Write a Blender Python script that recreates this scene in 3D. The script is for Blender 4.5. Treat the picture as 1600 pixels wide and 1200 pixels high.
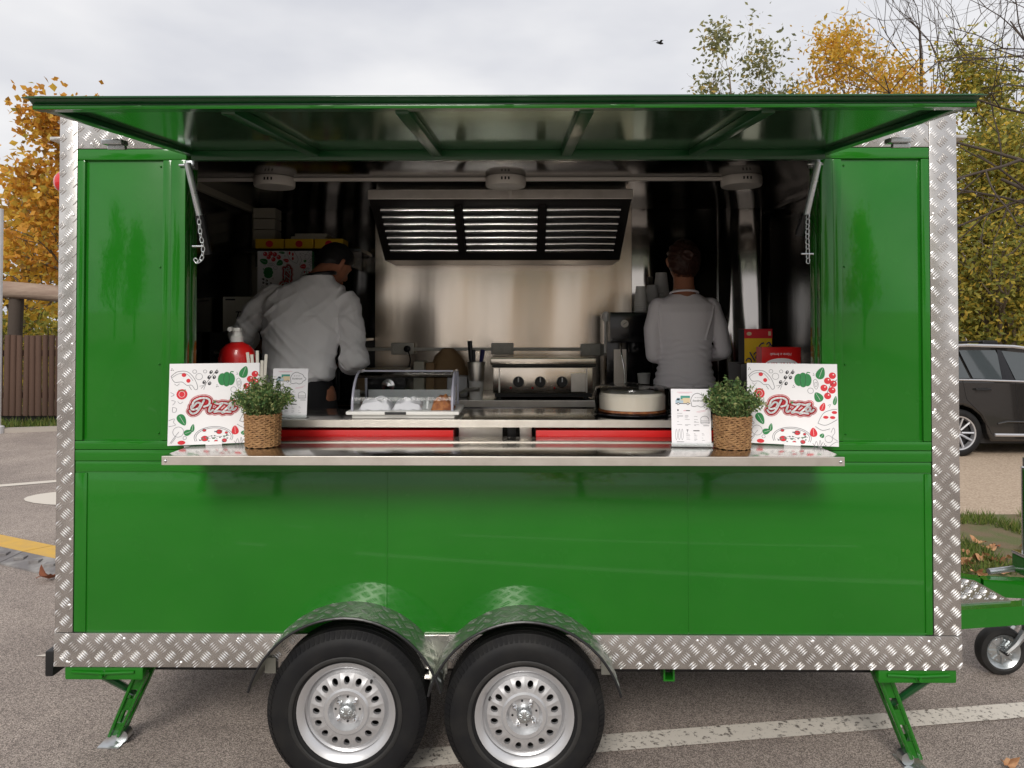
import bpy, bmesh, math, random
from mathutils import Vector, Matrix, Euler, noise as mnoise
random.seed(7)
R = math.radians
for o in list(bpy.data.objects): bpy.data.objects.remove(o)
S = bpy.context.scene
COL = S.collection

# ------------------------------------------------------------------ camera, sky, sun, exposure
cam = bpy.data.cameras.new('camera'); camo = bpy.data.objects.new('camera', cam); COL.objects.link(camo)
camo.location = (0.045, -2.70, 1.65)
camo.rotation_euler = (R(91.0), 0, R(0.5))
cam.sensor_width = 36; cam.lens = 36*1142/1600
cam.shift_y = -110/1600
cam.clip_end = 2000; cam.clip_start = 0.05
S.camera = camo

W = bpy.data.worlds.new('World'); S.world = W; W.use_nodes = True
nt = W.node_tree; nt.nodes.clear()
wo = nt.nodes.new('ShaderNodeOutputWorld'); bg = nt.nodes.new('ShaderNodeBackground')
sky = nt.nodes.new('ShaderNodeTexSky'); sky.sky_type = 'NISHITA'; sky.sun_disc = False
SUN_EL, SUN_AZ = 35, 190          # azimuth clockwise from +y: veiled sun behind the camera, a little to its left
sky.sun_elevation = R(SUN_EL); sky.sun_rotation = R(SUN_AZ); sky.dust_density = 4; sky.air_density = 1.5
tc = nt.nodes.new('ShaderNodeTexCoord'); mp = nt.nodes.new('ShaderNodeMapping'); mp.inputs['Scale'].default_value = (1, 1, 2.6)
nz = nt.nodes.new('ShaderNodeTexNoise'); nz.inputs['Scale'].default_value = 1.9; nz.inputs['Detail'].default_value = 5; nz.inputs['Roughness'].default_value = .5
cr = nt.nodes.new('ShaderNodeValToRGB')
cr.color_ramp.elements[0].position = .33; cr.color_ramp.elements[0].color = (.50, .51, .56, 1)
cr.color_ramp.elements[1].position = .66; cr.color_ramp.elements[1].color = (.80, .79, .79, 1)
mul = nt.nodes.new('ShaderNodeVectorMath'); mul.operation = 'SCALE'; mul.inputs['Scale'].default_value = 8.8
mx = nt.nodes.new('ShaderNodeMix'); mx.data_type = 'RGBA'; mx.inputs[0].default_value = .94
L = nt.links.new
L(tc.outputs['Generated'], mp.inputs[0]); L(mp.outputs[0], nz.inputs['Vector']); L(nz.outputs['Fac'], cr.inputs[0])
L(cr.outputs[0], mul.inputs[0]); L(sky.outputs[0], mx.inputs[6]); L(mul.outputs[0], mx.inputs[7])
L(mx.outputs[2], bg.inputs[0]); bg.inputs[1].default_value = .1; L(bg.outputs[0], wo.inputs[0])

sd = bpy.data.lights.new('sun', 'SUN'); so = bpy.data.objects.new('sun', sd); COL.objects.link(so)
sd.energy = 1.7; sd.angle = R(20); sd.color = (1, .96, .9)
az, el = R(SUN_AZ), R(SUN_EL)
sdir = Vector((math.sin(az)*math.cos(el), math.cos(az)*math.cos(el), math.sin(el)))
so.rotation_euler = (-sdir).to_track_quat('-Z', 'Y').to_euler(); so.location = sdir*20
vs = S.view_settings; vs.view_transform = 'Standard'; vs.look = 'None'; vs.gamma = 1; vs.exposure = 0.5; vs.use_curve_mapping = False
S.render.engine = 'CYCLES'
S.cycles.max_bounces = 10; S.cycles.glossy_bounces = 6; S.cycles.transmission_bounces = 8; S.cycles.transparent_max_bounces = 12

# ------------------------------------------------------------------ materials
MATS = {}
def mat(name, col, rough=.5, metal=0., coat=0., var=None, bump=None, alpha=1., trans=0., ior=1.45, island=None, rvar=0., spec=None, stretch=None, sub=0.):
    """procedural Principled. var=(colour2, scale, lo, hi); bump=(scale, strength, dist); island=[(pos,col)..] colour per leaf"""
    m = bpy.data.materials.new(name); m.use_nodes = True; n = m.node_tree; b = n.nodes['Principled BSDF']
    b.inputs['Base Color'].default_value = (*col, 1); b.inputs['Roughness'].default_value = rough; b.inputs['Metallic'].default_value = metal
    b.inputs['Coat Weight'].default_value = coat; b.inputs['Coat Roughness'].default_value = .05
    b.inputs['Transmission Weight'].default_value = trans; b.inputs['IOR'].default_value = ior; b.inputs['Alpha'].default_value = alpha
    if spec is not None: b.inputs['Specular IOR Level'].default_value = spec
    t = n.nodes.new('ShaderNodeTexCoord'); vec = t.outputs['Object']
    if stretch:
        q = n.nodes.new('ShaderNodeMapping'); q.inputs['Scale'].default_value = stretch; n.links.new(vec, q.inputs[0]); vec = q.outputs[0]
    def nse(sc, det=4):
        z = n.nodes.new('ShaderNodeTexNoise'); z.inputs['Scale'].default_value = sc; z.inputs['Detail'].default_value = det
        n.links.new(vec, z.inputs['Vector']); return z.outputs['Fac']
    if island:
        g = n.nodes.new('ShaderNodeNewGeometry'); c = n.nodes.new('ShaderNodeValToRGB'); el = c.color_ramp.elements
        while len(el) < len(island): el.new(.5)
        for e, (p, k) in zip(el, island): e.position = p; e.color = (*k, 1)
        n.links.new(g.outputs['Random Per Island'], c.inputs[0]); n.links.new(c.outputs[0], b.inputs['Base Color'])
        tl = n.nodes.new('ShaderNodeBsdfTranslucent'); ms = n.nodes.new('ShaderNodeMixShader'); ms.inputs[0].default_value = .5
        n.links.new(c.outputs[0], tl.inputs[0]); n.links.new(b.outputs[0], ms.inputs[1]); n.links.new(tl.outputs[0], ms.inputs[2]); n.links.new(ms.outputs[0], n.nodes['Material Output'].inputs[0])
    elif var:
        c = n.nodes.new('ShaderNodeValToRGB'); c.color_ramp.elements[0].position = var[2]; c.color_ramp.elements[1].position = var[3]
        c.color_ramp.elements[0].color = (*col, 1); c.color_ramp.elements[1].color = (*var[0], 1)
        n.links.new(nse(var[1]), c.inputs[0]); n.links.new(c.outputs[0], b.inputs['Base Color'])
    if rvar:
        r = n.nodes.new('ShaderNodeMapRange'); r.inputs[3].default_value = max(.02, rough-rvar); r.inputs[4].default_value = rough+rvar
        n.links.new(nse(7, 6), r.inputs[0]); n.links.new(r.outputs[0], b.inputs['Roughness'])
    if bump:
        u = n.nodes.new('ShaderNodeBump'); u.inputs['Strength'].default_value = bump[1]; u.inputs['Distance'].default_value = bump[2]
        n.links.new(nse(bump[0], 3), u.inputs['Height']); n.links.new(u.outputs[0], b.inputs['Normal'])
    if sub: b.inputs['Subsurface Weight'].default_value = sub; b.inputs['Subsurface Radius'].default_value = (.01, .004, .002)
    MATS[name] = m; return m

mat('green', (.008, .135, .006), .26, 0, .9, var=((.012, .158, .008), 2.2, .3, .75), bump=(2.6, .22, .014), rvar=.06, spec=.12)
mat('green_shaded', (.007, .07, .018), .3, 0, .5, bump=(9, .1, .004))  # shaded copy of the trailer green: the awning's shade sits in the colour
mat('alu', (.68, .66, .635), .25, .92, var=((.44, .42, .40), 7, .35, .7), bump=(14, .12, .004), rvar=.1)
mat('tread', (.95, .94, .93), .3, .88)  # same aluminium as the plate; the bars' sky glint is put into the colour
mat('alu_guard', (.45, .47, .43), .36, .95, bump=(14, .12, .004), rvar=.06)
mat('steel', (.72, .64, .54), .24, 1., stretch=(1, 1, .12), bump=(4.2, .22, .012), rvar=.08)  # warm tint stands in for reflections of tan surroundings outside
mat('awning_sheet', (.13, .29, .15), .12, .8, bump=(3, .08, .01), rvar=.03)
mat('steel_mirror', (.50, .48, .45), .1, 1., bump=(3, .06, .01), rvar=.03)
mat('steel_dark', (.16, .155, .15), .16, 1., stretch=(1, 1, .15), bump=(3.2, .2, .012))  # wall and ceiling sheet, dark interior reflections put into the colour
mat('steel_top', (.62, .60, .57), .17, 1., rvar=.06, bump=(30, .02, .002))
mat('steel_edge', (.74, .70, .64), .38, .9, rvar=.08, var=((.62, .58, .52), 18, .3, .8))
mat('chrome', (.75, .75, .75), .12, 1.)
mat('zinc', (.62, .65, .66), .28, .95, rvar=.1, var=((.5, .52, .53), 30, .3, .7))
mat('rimpaint', (.60, .60, .61), .34, .7, rvar=.06)
mat('rubber', (.014, .014, .014), .62, bump=(60, .15, .002), var=((.028, .026, .024), 14, .4, .75))
mat('sidewall', (.007, .007, .008), .6, spec=.3, var=((.014, .0135, .013), 10, .4, .7))
mat('black', (.012, .012, .013), .35)
mat('blackgloss', (.006, .006, .008), .2, 0, .2)
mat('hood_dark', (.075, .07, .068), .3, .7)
mat('white', (.80, .80, .79), .4)
mat('offwhite', (.74, .70, .62), .5)
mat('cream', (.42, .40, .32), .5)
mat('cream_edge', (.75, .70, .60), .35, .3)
mat('plastic_white', (.78, .77, .74), .3, 0, .2)
mat('red', (.62, .012, .012), .3, 0, .4)
mat('redprint', (.62, .018, .03), .55)
mat('greenprint', (.015, .20, .05), .55)
mat('ink', (.02, .02, .025), .6)
mat('inkgrey', (.16, .16, .18), .6)
mat('paper', (.80, .79, .82), .55)
mat('card', (.80, .79, .80), .55)
mat('pinkprint', (.66, .36, .42), .6)
mat('tealprint', (.06, .30, .24), .6); mat('skyprint', (.40, .52, .60), .6); mat('sand', (.68, .55, .36), .6)
mat('yellow', (.78, .50, .02), .45); mat('navy', (.02, .02, .12), .5)
mat('kraft', (.30, .19, .095), .75, bump=(40, .3, .003)); mat('cookie', (.45, .17, .05), .7, var=((.25, .07, .02), 40, .4, .6))
mat('cloth', (.62, .62, .64), .85, bump=(90, .15, .002))
mat('jacket', (.84, .83, .84), .85, bump=(220, .12, .001))
mat('knit', (.84, .80, .83), .8, bump=(260, .15, .001))
mat('trouser', (.012, .012, .014), .8)
mat('skin', (.36, .15, .085), .5, sub=.08)
mat('hair_brown', (.045, .017, .010), .5, bump=(120, .5, .004), stretch=(1, 1, .3)); mat('hair_black', (.008, .007, .007), .55, bump=(140, .4, .003))
mat('wicker', (.34, .19, .08), .65, var=((.20, .10, .04), 60, .35, .7), bump=(200, .3, .002))
mat('leaf_pot', (.1, .2, .06), .55, island=[(0, (.04, .10, .03)), (.45, (.12, .22, .07)), (.8, (.26, .36, .12)), (1, (.50, .50, .22))])
mat('stem', (.10, .13, .04), .6)
mat('glass', (.97, .975, .98), .03, trans=1, ior=1.12, spec=.4)
mat('edge_plastic', (.42, .42, .50), .15, 0, .5)
mat('lampwhite', (.70, .66, .60), .45)
mat('socket', (.72, .70, .63), .4)
mat('acrylic', (.85, .88, .88), .08, trans=.7, ior=1.3)
mat('red_lens', (.60, .01, .015), .12, 0, .6)
mat('carpaint', (.028, .026, .025), .2, .4, .9); mat('carglass', (.05, .06, .065), .04, 0, .8); mat('carsilver', (.62, .62, .64), .3, .8)
mat('bark', (.10, .075, .055), .85, var=((.18, .14, .10), 12, .3, .7), bump=(25, .6, .02), stretch=(1, 1, .3))
mat('bark_dark', (.06, .045, .035), .85, bump=(30, .5, .01))
mat('log', (.22, .15, .115), .8, var=((.34, .26, .20), 9, .3, .7), bump=(18, .6, .02), stretch=(.25, 1, 1))
mat('plank', (.095, .052, .034), .75, var=((.065, .035, .024), 6, .3, .7), bump=(20, .4, .006), stretch=(1, 1, .12))
mat('pole', (.66, .66, .67), .45, var=((.56, .56, .55), 5, .3, .8))
mat('leaf_maple', (.5, .25, .04), .6, island=[(0, (.28, .17, .03)), (.3, (.54, .24, .03)), (.55, (.66, .32, .04)), (.8, (.70, .44, .06)), (1, (.42, .34, .06))])
mat('leaf_gold', (.5, .25, .04), .6, island=[(0, (.34, .27, .05)), (.35, (.66, .40, .05)), (.7, (.74, .50, .07)), (1, (.68, .30, .04))])
mat('leaf_olive', (.2, .2, .05), .6, island=[(0, (.14, .16, .035)), (.35, (.27, .28, .055)), (.65, (.42, .37, .07)), (.85, (.56, .44, .07)), (1, (.70, .48, .08))])
mat('leaf_grey', (.2, .2, .05), .6, island=[(0, (.13, .14, .075)), (.5, (.24, .25, .11)), (.85, (.34, .32, .13)), (1, (.55, .38, .1))])
mat('leaf_dark', (.06, .08, .02), .6, island=[(0, (.05, .065, .018)), (.5, (.10, .12, .03)), (.85, (.20, .19, .04)), (1, (.38, .28, .05))])
mat('fallen', (.4, .18, .08), .7, var=((.48, .28, .15), 30, .3, .7))
mat('fallen_dark', (.22, .07, .03), .7)
mat('grassblade', (.1, .16, .03), .6, island=[(0, (.06, .10, .02)), (.5, (.13, .20, .035)), (.85, (.22, .26, .06)), (1, (.34, .28, .11))])
mat('turf', (.11, .12, .045), .9, var=((.16, .12, .07), 5, .4, .6), bump=(60, .5, .02))
mat('gravel', (.33, .245, .175), .9, var=((.54, .43, .325), 55, .32, .68), bump=(70, .7, .015))
mat('kerbstone', (.36, .32, .28), .85, bump=(30, .4, .01))
mat('linepaint', (.62, .57, .50), .7); mat('yellowpaint', (.66, .40, .07), .6, var=((.58, .36, .10), 14, .35, .7), bump=(40, .3, .006))
mat('rubbergrey', (.16, .15, .15), .7, var=((.28, .27, .26), 10, .45, .7), bump=(25, .4, .01))
mat('hillgreen', (.13, .12, .05), .9)

def asphalt():
    m = bpy.data.materials.new('asphalt'); m.use_nodes = True; n = m.node_tree; b = n.nodes['Principled BSDF']; k = n.links.new
    t = n.nodes.new('ShaderNodeTexCoord')
    def ns(sc, det, ro=.6):
        z = n.nodes.new('ShaderNodeTexNoise'); z.inputs['Scale'].default_value = sc; z.inputs['Detail'].default_value = det; z.inputs['Roughness'].default_value = ro
        k(t.outputs['Object'], z.inputs['Vector']); return z.outputs['Fac']
    vo = n.nodes.new('ShaderNodeTexVoronoi'); vo.inputs['Scale'].default_value = 290; k(t.outputs['Object'], vo.inputs['Vector'])
    c = n.nodes.new('ShaderNodeValToRGB'); e = c.color_ramp.elements
    e[0].position = .25; e[0].color = (.19, .16, .142, 1); e[1].position = .85; e[1].color = (.62, .535, .48, 1)
    sep = n.nodes.new('ShaderNodeSeparateColor'); k(vo.outputs['Color'], sep.inputs[0])
    k(sep.outputs[0], c.inputs[0])
    c2 = n.nodes.new('ShaderNodeValToRGB'); c2.color_ramp.elements[0].position = .3; c2.color_ramp.elements[1].position = .7
    c2.color_ramp.elements[0].color = (.62, .60, .59, 1); c2.color_ramp.elements[1].color = (1.08, 1.06, 1.03, 1)
    k(ns(1.1, 10, .72), c2.inputs[0])
    mm = n.nodes.new('ShaderNodeMix'); mm.data_type = 'RGBA'; mm.blend_type = 'MULTIPLY'; mm.inputs[0].default_value = 1
    k(c.outputs[0], mm.inputs[6]); k(c2.outputs[0], mm.inputs[7]); k(mm.outputs[2], b.inputs['Base Color'])
    b.inputs['Roughness'].default_value = .75
    bp = n.nodes.new('ShaderNodeBump'); bp.inputs['Strength'].default_value = .7; bp.inputs['Distance'].default_value = .006
    k(vo.outputs['Distance'], bp.inputs['Height']); k(bp.outputs[0], b.inputs['Normal']); MATS['asphalt'] = m
asphalt()
def worn_paint():
    m = bpy.data.materials.new('worn_line'); m.use_nodes = True; n = m.node_tree; b = n.nodes['Principled BSDF']; k = n.links.new
    t = n.nodes.new('ShaderNodeTexCoord'); z = n.nodes.new('ShaderNodeTexNoise'); z.inputs['Scale'].default_value = 42; z.inputs['Detail'].default_value = 8; z.inputs['Roughness'].default_value = .75
    k(t.outputs['Object'], z.inputs['Vector'])
    c = n.nodes.new('ShaderNodeValToRGB'); e = c.color_ramp.elements
    e[0].position = .40; e[0].color = (.12, .10, .085, 1); e[1].position = .46; e[1].color = (.66, .61, .54, 1)
    k(z.outputs['Fac'], c.inputs[0]); k(c.outputs[0], b.inputs['Base Color']); b.inputs['Roughness'].default_value = .75
    bp = n.nodes.new('ShaderNodeBump'); bp.inputs['Strength'].default_value = .5; bp.inputs['Distance'].default_value = .004
    k(z.outputs['Fac'], bp.inputs['Height']); k(bp.outputs[0], b.inputs['Normal']); MATS['worn_line'] = m
worn_paint()

# ------------------------------------------------------------------ helpers
def rootmat(o): return Matrix.Translation(o.location) @ o.rotation_euler.to_matrix().to_4x4()
def thing(name, label, cat, loc=(0, 0, 0), rot=(0, 0, 0), group=None):
    o = bpy.data.objects.new(name, None); COL.objects.link(o); o.empty_display_size = .05
    o.location = loc; o.rotation_euler = rot; o['label'] = label; o['category'] = cat
    if group: o['group'] = group
    return o
def tag(o, label, cat, group=None):
    o['label'] = label; o['category'] = cat
    if group: o['group'] = group
    return o
def link(name, me, parent=None, local=False, kind=None, label=None):
    o = bpy.data.objects.new(name, me); COL.objects.link(o)
    if parent:
        o.parent = parent
        if parent.type == 'EMPTY' and not local: o.matrix_parent_inverse = rootmat(parent).inverted()
    if kind: o['kind'] = kind
    if label: o['label'] = label
    return o
class MB:
    def __init__(s): s.v = []; s.f = []; s.m = []; s.mi = 0
    def add(s, vs, fs, M=None):
        b = len(s.v)
        s.v += [tuple(M @ Vector(p)) if M else tuple(p) for p in vs]
        s.f += [tuple(b+i for i in f) for f in fs]; s.m += [s.mi]*len(fs); return s
    def box(s, x0, x1, y0, y1, z0, z1, M=None, bev=0):
        if bev <= 0:
            vs = [(x, y, z) for z in (z0, z1) for y in (y0, y1) for x in (x0, x1)]
            fs = [(0, 2, 3, 1), (4, 5, 7, 6), (0, 1, 5, 4), (2, 6, 7, 3), (0, 4, 6, 2), (1, 3, 7, 5)]
            return s.add(vs, fs, M)
        bm = bmesh.new(); bmesh.ops.create_cube(bm, size=1)
        for v in bm.verts: v.co = Vector(((x0+x1)/2+v.co.x*(x1-x0), (y0+y1)/2+v.co.y*(y1-y0), (z0+z1)/2+v.co.z*(z1-z0)))
        bmesh.ops.bevel(bm, geom=bm.edges[:], offset=bev, segments=2, affect='EDGES', profile=.6)
        bm.verts.index_update(); s.add([v.co[:] for v in bm.verts], [[v.index for v in f.verts] for f in bm.faces], M); bm.free(); return s
    def tube(s, pts, rad, n=8, caps=True, M=None, sq=None):
        pts = [Vector(p) for p in pts]; k = len(pts)
        if not hasattr(rad, '__len__'): rad = [rad]*k
        vs = []; fs = []; up = None
        for i, p in enumerate(pts):
            d = (pts[min(i+1, k-1)]-pts[max(i-1, 0)])
            if d.length < 1e-9: d = Vector((0, 0, 1))
            d.normalize()
            if up is None: up = Vector((0, 0, 1)) if abs(d.z) < .9 else Vector((1, 0, 0))
            a = d.cross(up); a.normalize(); b = a.cross(d); up = b
            for j in range(n):
                t = 2*math.pi*j/n; vs.append(p+(a*math.cos(t)*(sq or 1)+b*math.sin(t))*rad[i])
        for i in range(k-1):
            for j in range(n):
                q = (j+1) % n; fs.append((i*n+j, i*n+q, (i+1)*n+q, (i+1)*n+j))
        if caps: fs.append(tuple(range(n))[::-1]); fs.append(tuple((k-1)*n+j for j in range(n)))
        return s.add(vs, fs, M)
    def lathe(s, prof, n=32, M=None, caps=False):
        """profile of (r, h) round local z"""
        vs = []; fs = []; k = len(prof)
        for r, h in prof:
            for j in range(n):
                t = 2*math.pi*j/n; vs.append((r*math.cos(t), r*math.sin(t), h))
        for i in range(k-1):
            for j in range(n):
                q = (j+1) % n; fs.append((i*n+j, i*n+q, (i+1)*n+q, (i+1)*n+j))
        if caps: fs.append(tuple(range(n))[::-1]); fs.append(tuple((k-1)*n+j for j in range(n)))
        return s.add(vs, fs, M)
    def prism(s, poly, y0, y1, M=None):
        """poly in (x,z), extruded along y"""
        n = len(poly); vs = [(x, y0, z) for x, z in poly]+[(x, y1, z) for x, z in poly]
        fs = [tuple(range(n)), tuple(range(2*n-1, n-1, -1))]+[(i, n+i, n+(i+1) % n, (i+1) % n) for i in range(n)]
        return s.add(vs, fs, M)
    def ribbon(s, pts, w, h, M=None, closed=False):
        """flat stroke in the local xz plane at y = h, with round-ish joins"""
        pts = [Vector((p[0], p[1])) for p in pts]
        if closed: pts = pts+[pts[0]]
        vs = []; fs = []; k = len(pts)
        for i, p in enumerate(pts):
            d = pts[min(i+1, k-1)]-pts[max(i-1, 0)]
            if closed and i in (0, k-1): d = pts[1]-pts[k-2]
            if d.length < 1e-9: d = Vector((1, 0))
            d.normalize(); nn = Vector((-d.y, d.x))*w/2
            vs += [(p.x+nn.x, h, p.y+nn.y), (p.x-nn.x, h, p.y-nn.y)]
        fs = [(2*i, 2*i+1, 2*i+3, 2*i+2) for i in range(k-1)]
        s.add(vs, fs, M)
        if not closed:
            for p in (pts[0], pts[-1]): s.disc(p.x, p.y, w/2, w/2, h, M=M, n=8)
        return s
    def disc(s, x, z, rx, rz, h, a=0, M=None, n=16):
        c, d = math.cos(a), math.sin(a); vs = []
        for j in range(n):
            t = 2*math.pi*j/n; p, q = rx*math.cos(t), rz*math.sin(t); vs.append((x+p*c-q*d, h, z+p*d+q*c))
        return s.add(vs, [tuple(range(n))], M)
    def poly(s, pts, h, M=None): return s.add([(p[0], h, p[1]) for p in pts], [tuple(range(len(pts)))], M)
    def build(s, name, m, parent=None, local=False, smooth=False, kind=None, label=None):
        me = bpy.data.meshes.new(name); me.from_pydata(s.v, [], s.f)
        for q in (m if isinstance(m, (list, tuple)) else [m]): me.materials.append(MATS[q])
        if isinstance(m, (list, tuple)): me.polygons.foreach_set('material_index', s.m)
        if smooth:
            me.polygons.foreach_set('use_smooth', [True]*len(me.polygons))
            if smooth != True: me.set_sharp_from_angle(angle=R(smooth))
        me.update()
        return link(name, me, parent, local, kind, label)
def crom(pts, k=6, closed=False):
    """Catmull-Rom through 2-D or 3-D points"""
    P = [Vector(p) for p in pts]; n = len(P); out = []
    for i in range(n if closed else n-1):
        if closed: a, b, c, d = P[(i-1) % n], P[i], P[(i+1) % n], P[(i+2) % n]
        else: a, b, c, d = P[max(i-1, 0)], P[i], P[i+1], P[min(i+2, n-1)]
        for j in range(k):
            t = j/k; out.append(.5*((2*b)+(c-a)*t+(2*a-5*b+4*c-d)*t*t+(3*b-a-3*c+d)*t**3))
    if not closed: out.append(P[-1])
    return out
def ymat(loc): return Matrix.Translation(loc) @ Matrix.Rotation(R(90), 4, 'X')      # lathe axis points to -y (towards the viewer)
def text_geo(txt, size, shear=0, space=1):
    c = bpy.data.curves.new('t', 'FONT'); c.body = txt; c.size = size; c.shear = shear; c.space_character = space; c.resolution_u = 3; c.align_x = 'CENTER'; c.align_y = 'CENTER'
    o = bpy.data.objects.new('t', c); COL.objects.link(o); dg = bpy.context.evaluated_depsgraph_get()
    me = bpy.data.meshes.new_from_object(o.evaluated_get(dg)); vs = [(v.co.x, 0, v.co.y) for v in me.vertices]; fs = [tuple(p.vertices) for p in me.polygons]
    bpy.data.objects.remove(o); bpy.data.curves.remove(c); bpy.data.meshes.remove(me); return vs, fs
def txt(mb, s, size, x, z, h, M=None, a=0, shear=0, flip=False):
    v, f = text_geo(s, size, shear); ca, sa = math.cos(a), math.sin(a)
    mb.add([(x+p[0]*ca-p[2]*sa, h, z+p[0]*sa+p[2]*ca) for p in v], f, M)
def gz(x, y):   # the asphalt falls a little to the right
    t = max(-2.2, min(3.2, x)); return -.016*t
def copy_tree(o, parent=None):
    c = o.copy(); COL.objects.link(c); c.parent = parent
    for ch in list(o.children): copy_tree(ch, c)
    return c

# ------------------------------------------------------------------ the setting
def sheet(name, m, xs, ys, dz, parent=None, kind='structure', inside=None):
    vs = [(x, y, gz(x, y)+dz) for y in ys for x in xs]; n = len(xs)
    fs = [(j*n+i, j*n+i+1, (j+1)*n+i+1, (j+1)*n+i) for j in range(len(ys)-1) for i in range(n-1)]
    o = MB().add(vs, fs).build(name, m, parent, smooth=True)
    if kind: o['kind'] = kind
    return o
XS = [-400, -60, -20, -8, -4, -2.2, -1, 0, 1, 2, 3.2, 5, 8, 14, 30, 80, 400]
sheet('ground', 'asphalt', XS, [-400, -60, -12, -5, -2, -1, 0, 1, 2, 4, 8, 14, 30, 90, 500], 0)
sheet('gravel_lot', 'gravel', [1.2, 3.2, 5, 8, 14, 40], [3.3, 5, 8, 10.4], .004)
def poly_sheet(name, m, pts, dz):
    o = MB().add([(x, y, gz(x, y)+dz) for x, y in pts], [tuple(range(len(pts)))]).build(name, m); o['kind'] = 'structure'; return o
poly_sheet('grass_verge', 'turf', [(1.6, 2.35), (2.6, 2.2), (3.2, 2.15), (5, 2.3), (9, 2.6), (9, 4.1), (5, 3.95), (3.2, 3.9), (1.6, 3.8)], .012)
poly_sheet('grass_bank', 'turf', [(1.2, 10.4), (40, 10.4), (40, 60), (1.2, 60)], .012)
poly_sheet('grass_strip', 'turf', [(-30, 7.2), (-8.4, 8.35), (-6.3, 8.9), (1.2, 9.5), (1.2, 60), (-30, 60)], .012)
MB().add([(x, y, z) for (x, y) in [(-30, 7.0), (-8.4, 8.15), (-6.3, 8.7), (1.2, 9.3)] for (y, z) in [(y, .03), (y, .1), (y+.16, .1), (y+.16, .03)]],
         [(4*i+a, 4*i+b, 4*i+4+b, 4*i+4+a) for i in range(3) for a, b in ((0, 1), (1, 2), (2, 3))]).build('kerb', 'kerbstone')['kind'] = 'structure'
def marking(name, pts, dz, m):
    return poly_sheet(name, m, pts, dz)
marking('parking_line', [(-.62, -.005), (2.9, .61), (2.9, .725), (-.65, .11)], .005, 'worn_line')
marking('parking_line', [(-2.6, -2.82), (3.2, -1.35), (3.2, -1.22), (-2.6, -2.69)], .005, 'worn_line')
marking('parking_line', [(-2.8, -4.40), (3.4, -2.84), (3.4, -2.70), (-2.8, -4.26)], .005, 'worn_line')
marking('road_line', [(-6.9, 3.72), (-4.1, 5.17), (-4.1, 5.31), (-6.9, 3.86)], .005, 'linepaint')
marking('road_marking', [(-3.85+.75*math.cos(t*math.pi/12), 4.2+.34*math.sin(t*math.pi/12)) for t in range(24)], .005, 'linepaint')
marking('scuffed_marking', [(-2.32, .88), (-2.2, .93), (-2.06, 1.05), (-2.1, .95), (-2.2, .87)], .005, 'linepaint')

# speed bump of rubber sections, yellow and grey
sb = thing('speed_bump', 'low rubber speed bump with yellow strip left of the trailer', 'speed bump', (-3.3, 2.2, gz(-3, 2)))
for i in range(4):
    a = Vector((-4.7+i*.62, 2.86-i*.29, 0)); b = a+Vector((.612, -.286, 0)); d = Vector((.29, .62, 0)).normalized()
    for w0, w1, z0, z1, m, nm in ((.13, .34, .045, .03, 'yellowpaint', 'yellow_strip'), (-.03, .126, .012, .045, 'rubbergrey', 'rubber_section')):
        g = MB(); q = [a+d*w0, b+d*w0, b+d*w1, a+d*w1]; zz = [z0, z0, z1, z1]
        zb = gz(-3, 2)
        g.add([(p.x, p.y, zb+z) for p, z in zip(q, zz)]+[(p.x, p.y, zb) for p in q], [(0, 1, 2, 3), (0, 4, 5, 1), (1, 5, 6, 2), (2, 6, 7, 3), (3, 7, 4, 0)])
        if nm == 'rubber_section':
            for k in range(4):
                c = a.lerp(b, .14+k*.24)+d*.05; g.box(c.x-.035, c.x+.035, c.y-.02, c.y+.03, zb+.02, zb+.047, bev=.006)
        g.build(nm, m, sb)

# ------------------------------------------------------------------ trees and greenery
def leaf_faces(mb, p, s, asp=.5):
    d = Vector((random.gauss(0, 1), random.gauss(0, 1), random.gauss(-.3, .8))).normalized()
    a = d.cross(Vector((random.gauss(0, 1), random.gauss(0, 1), random.gauss(0, 1)))).normalized(); n = d.cross(a)
    s *= random.uniform(.65, 1.3)
    mb.add([p, p+d*s*.5+a*s*asp*.5+n*s*.08, p+d*s, p+d*s*.5-a*s*asp*.5+n*s*.08], [(0, 1, 2, 3)])
def branch(tw, tips, p, d, ln, r, depth, spread, up):
    pts = [p]; k = 4; q = Vector(p); dd = Vector(d)
    for i in range(k):
        dd = (dd+Vector((random.gauss(0, .12), random.gauss(0, .12), random.gauss(up, .1)))).normalized(); q = q+dd*ln/k; pts.append(q.copy())
    tw.tube(pts, [r*(1-.45*i/k) for i in range(k+1)], 5 if r < .03 else 7, caps=False)
    if depth <= 2: tips += [(pts[i].copy(), depth) for i in range(2, k+1)]
    if depth == 0: return
    for i in range(random.choice((2, 3, 3)) if depth > 1 else 3):
        t = random.randint(2, k); a = Vector((random.gauss(0, 1), random.gauss(0, 1), random.gauss(0, .6))).normalized()
        branch(tw, tips, pts[t], (dd+a*spread).normalized(), ln*random.uniform(.6, .82), r*.55, depth-1, spread, up)
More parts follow.
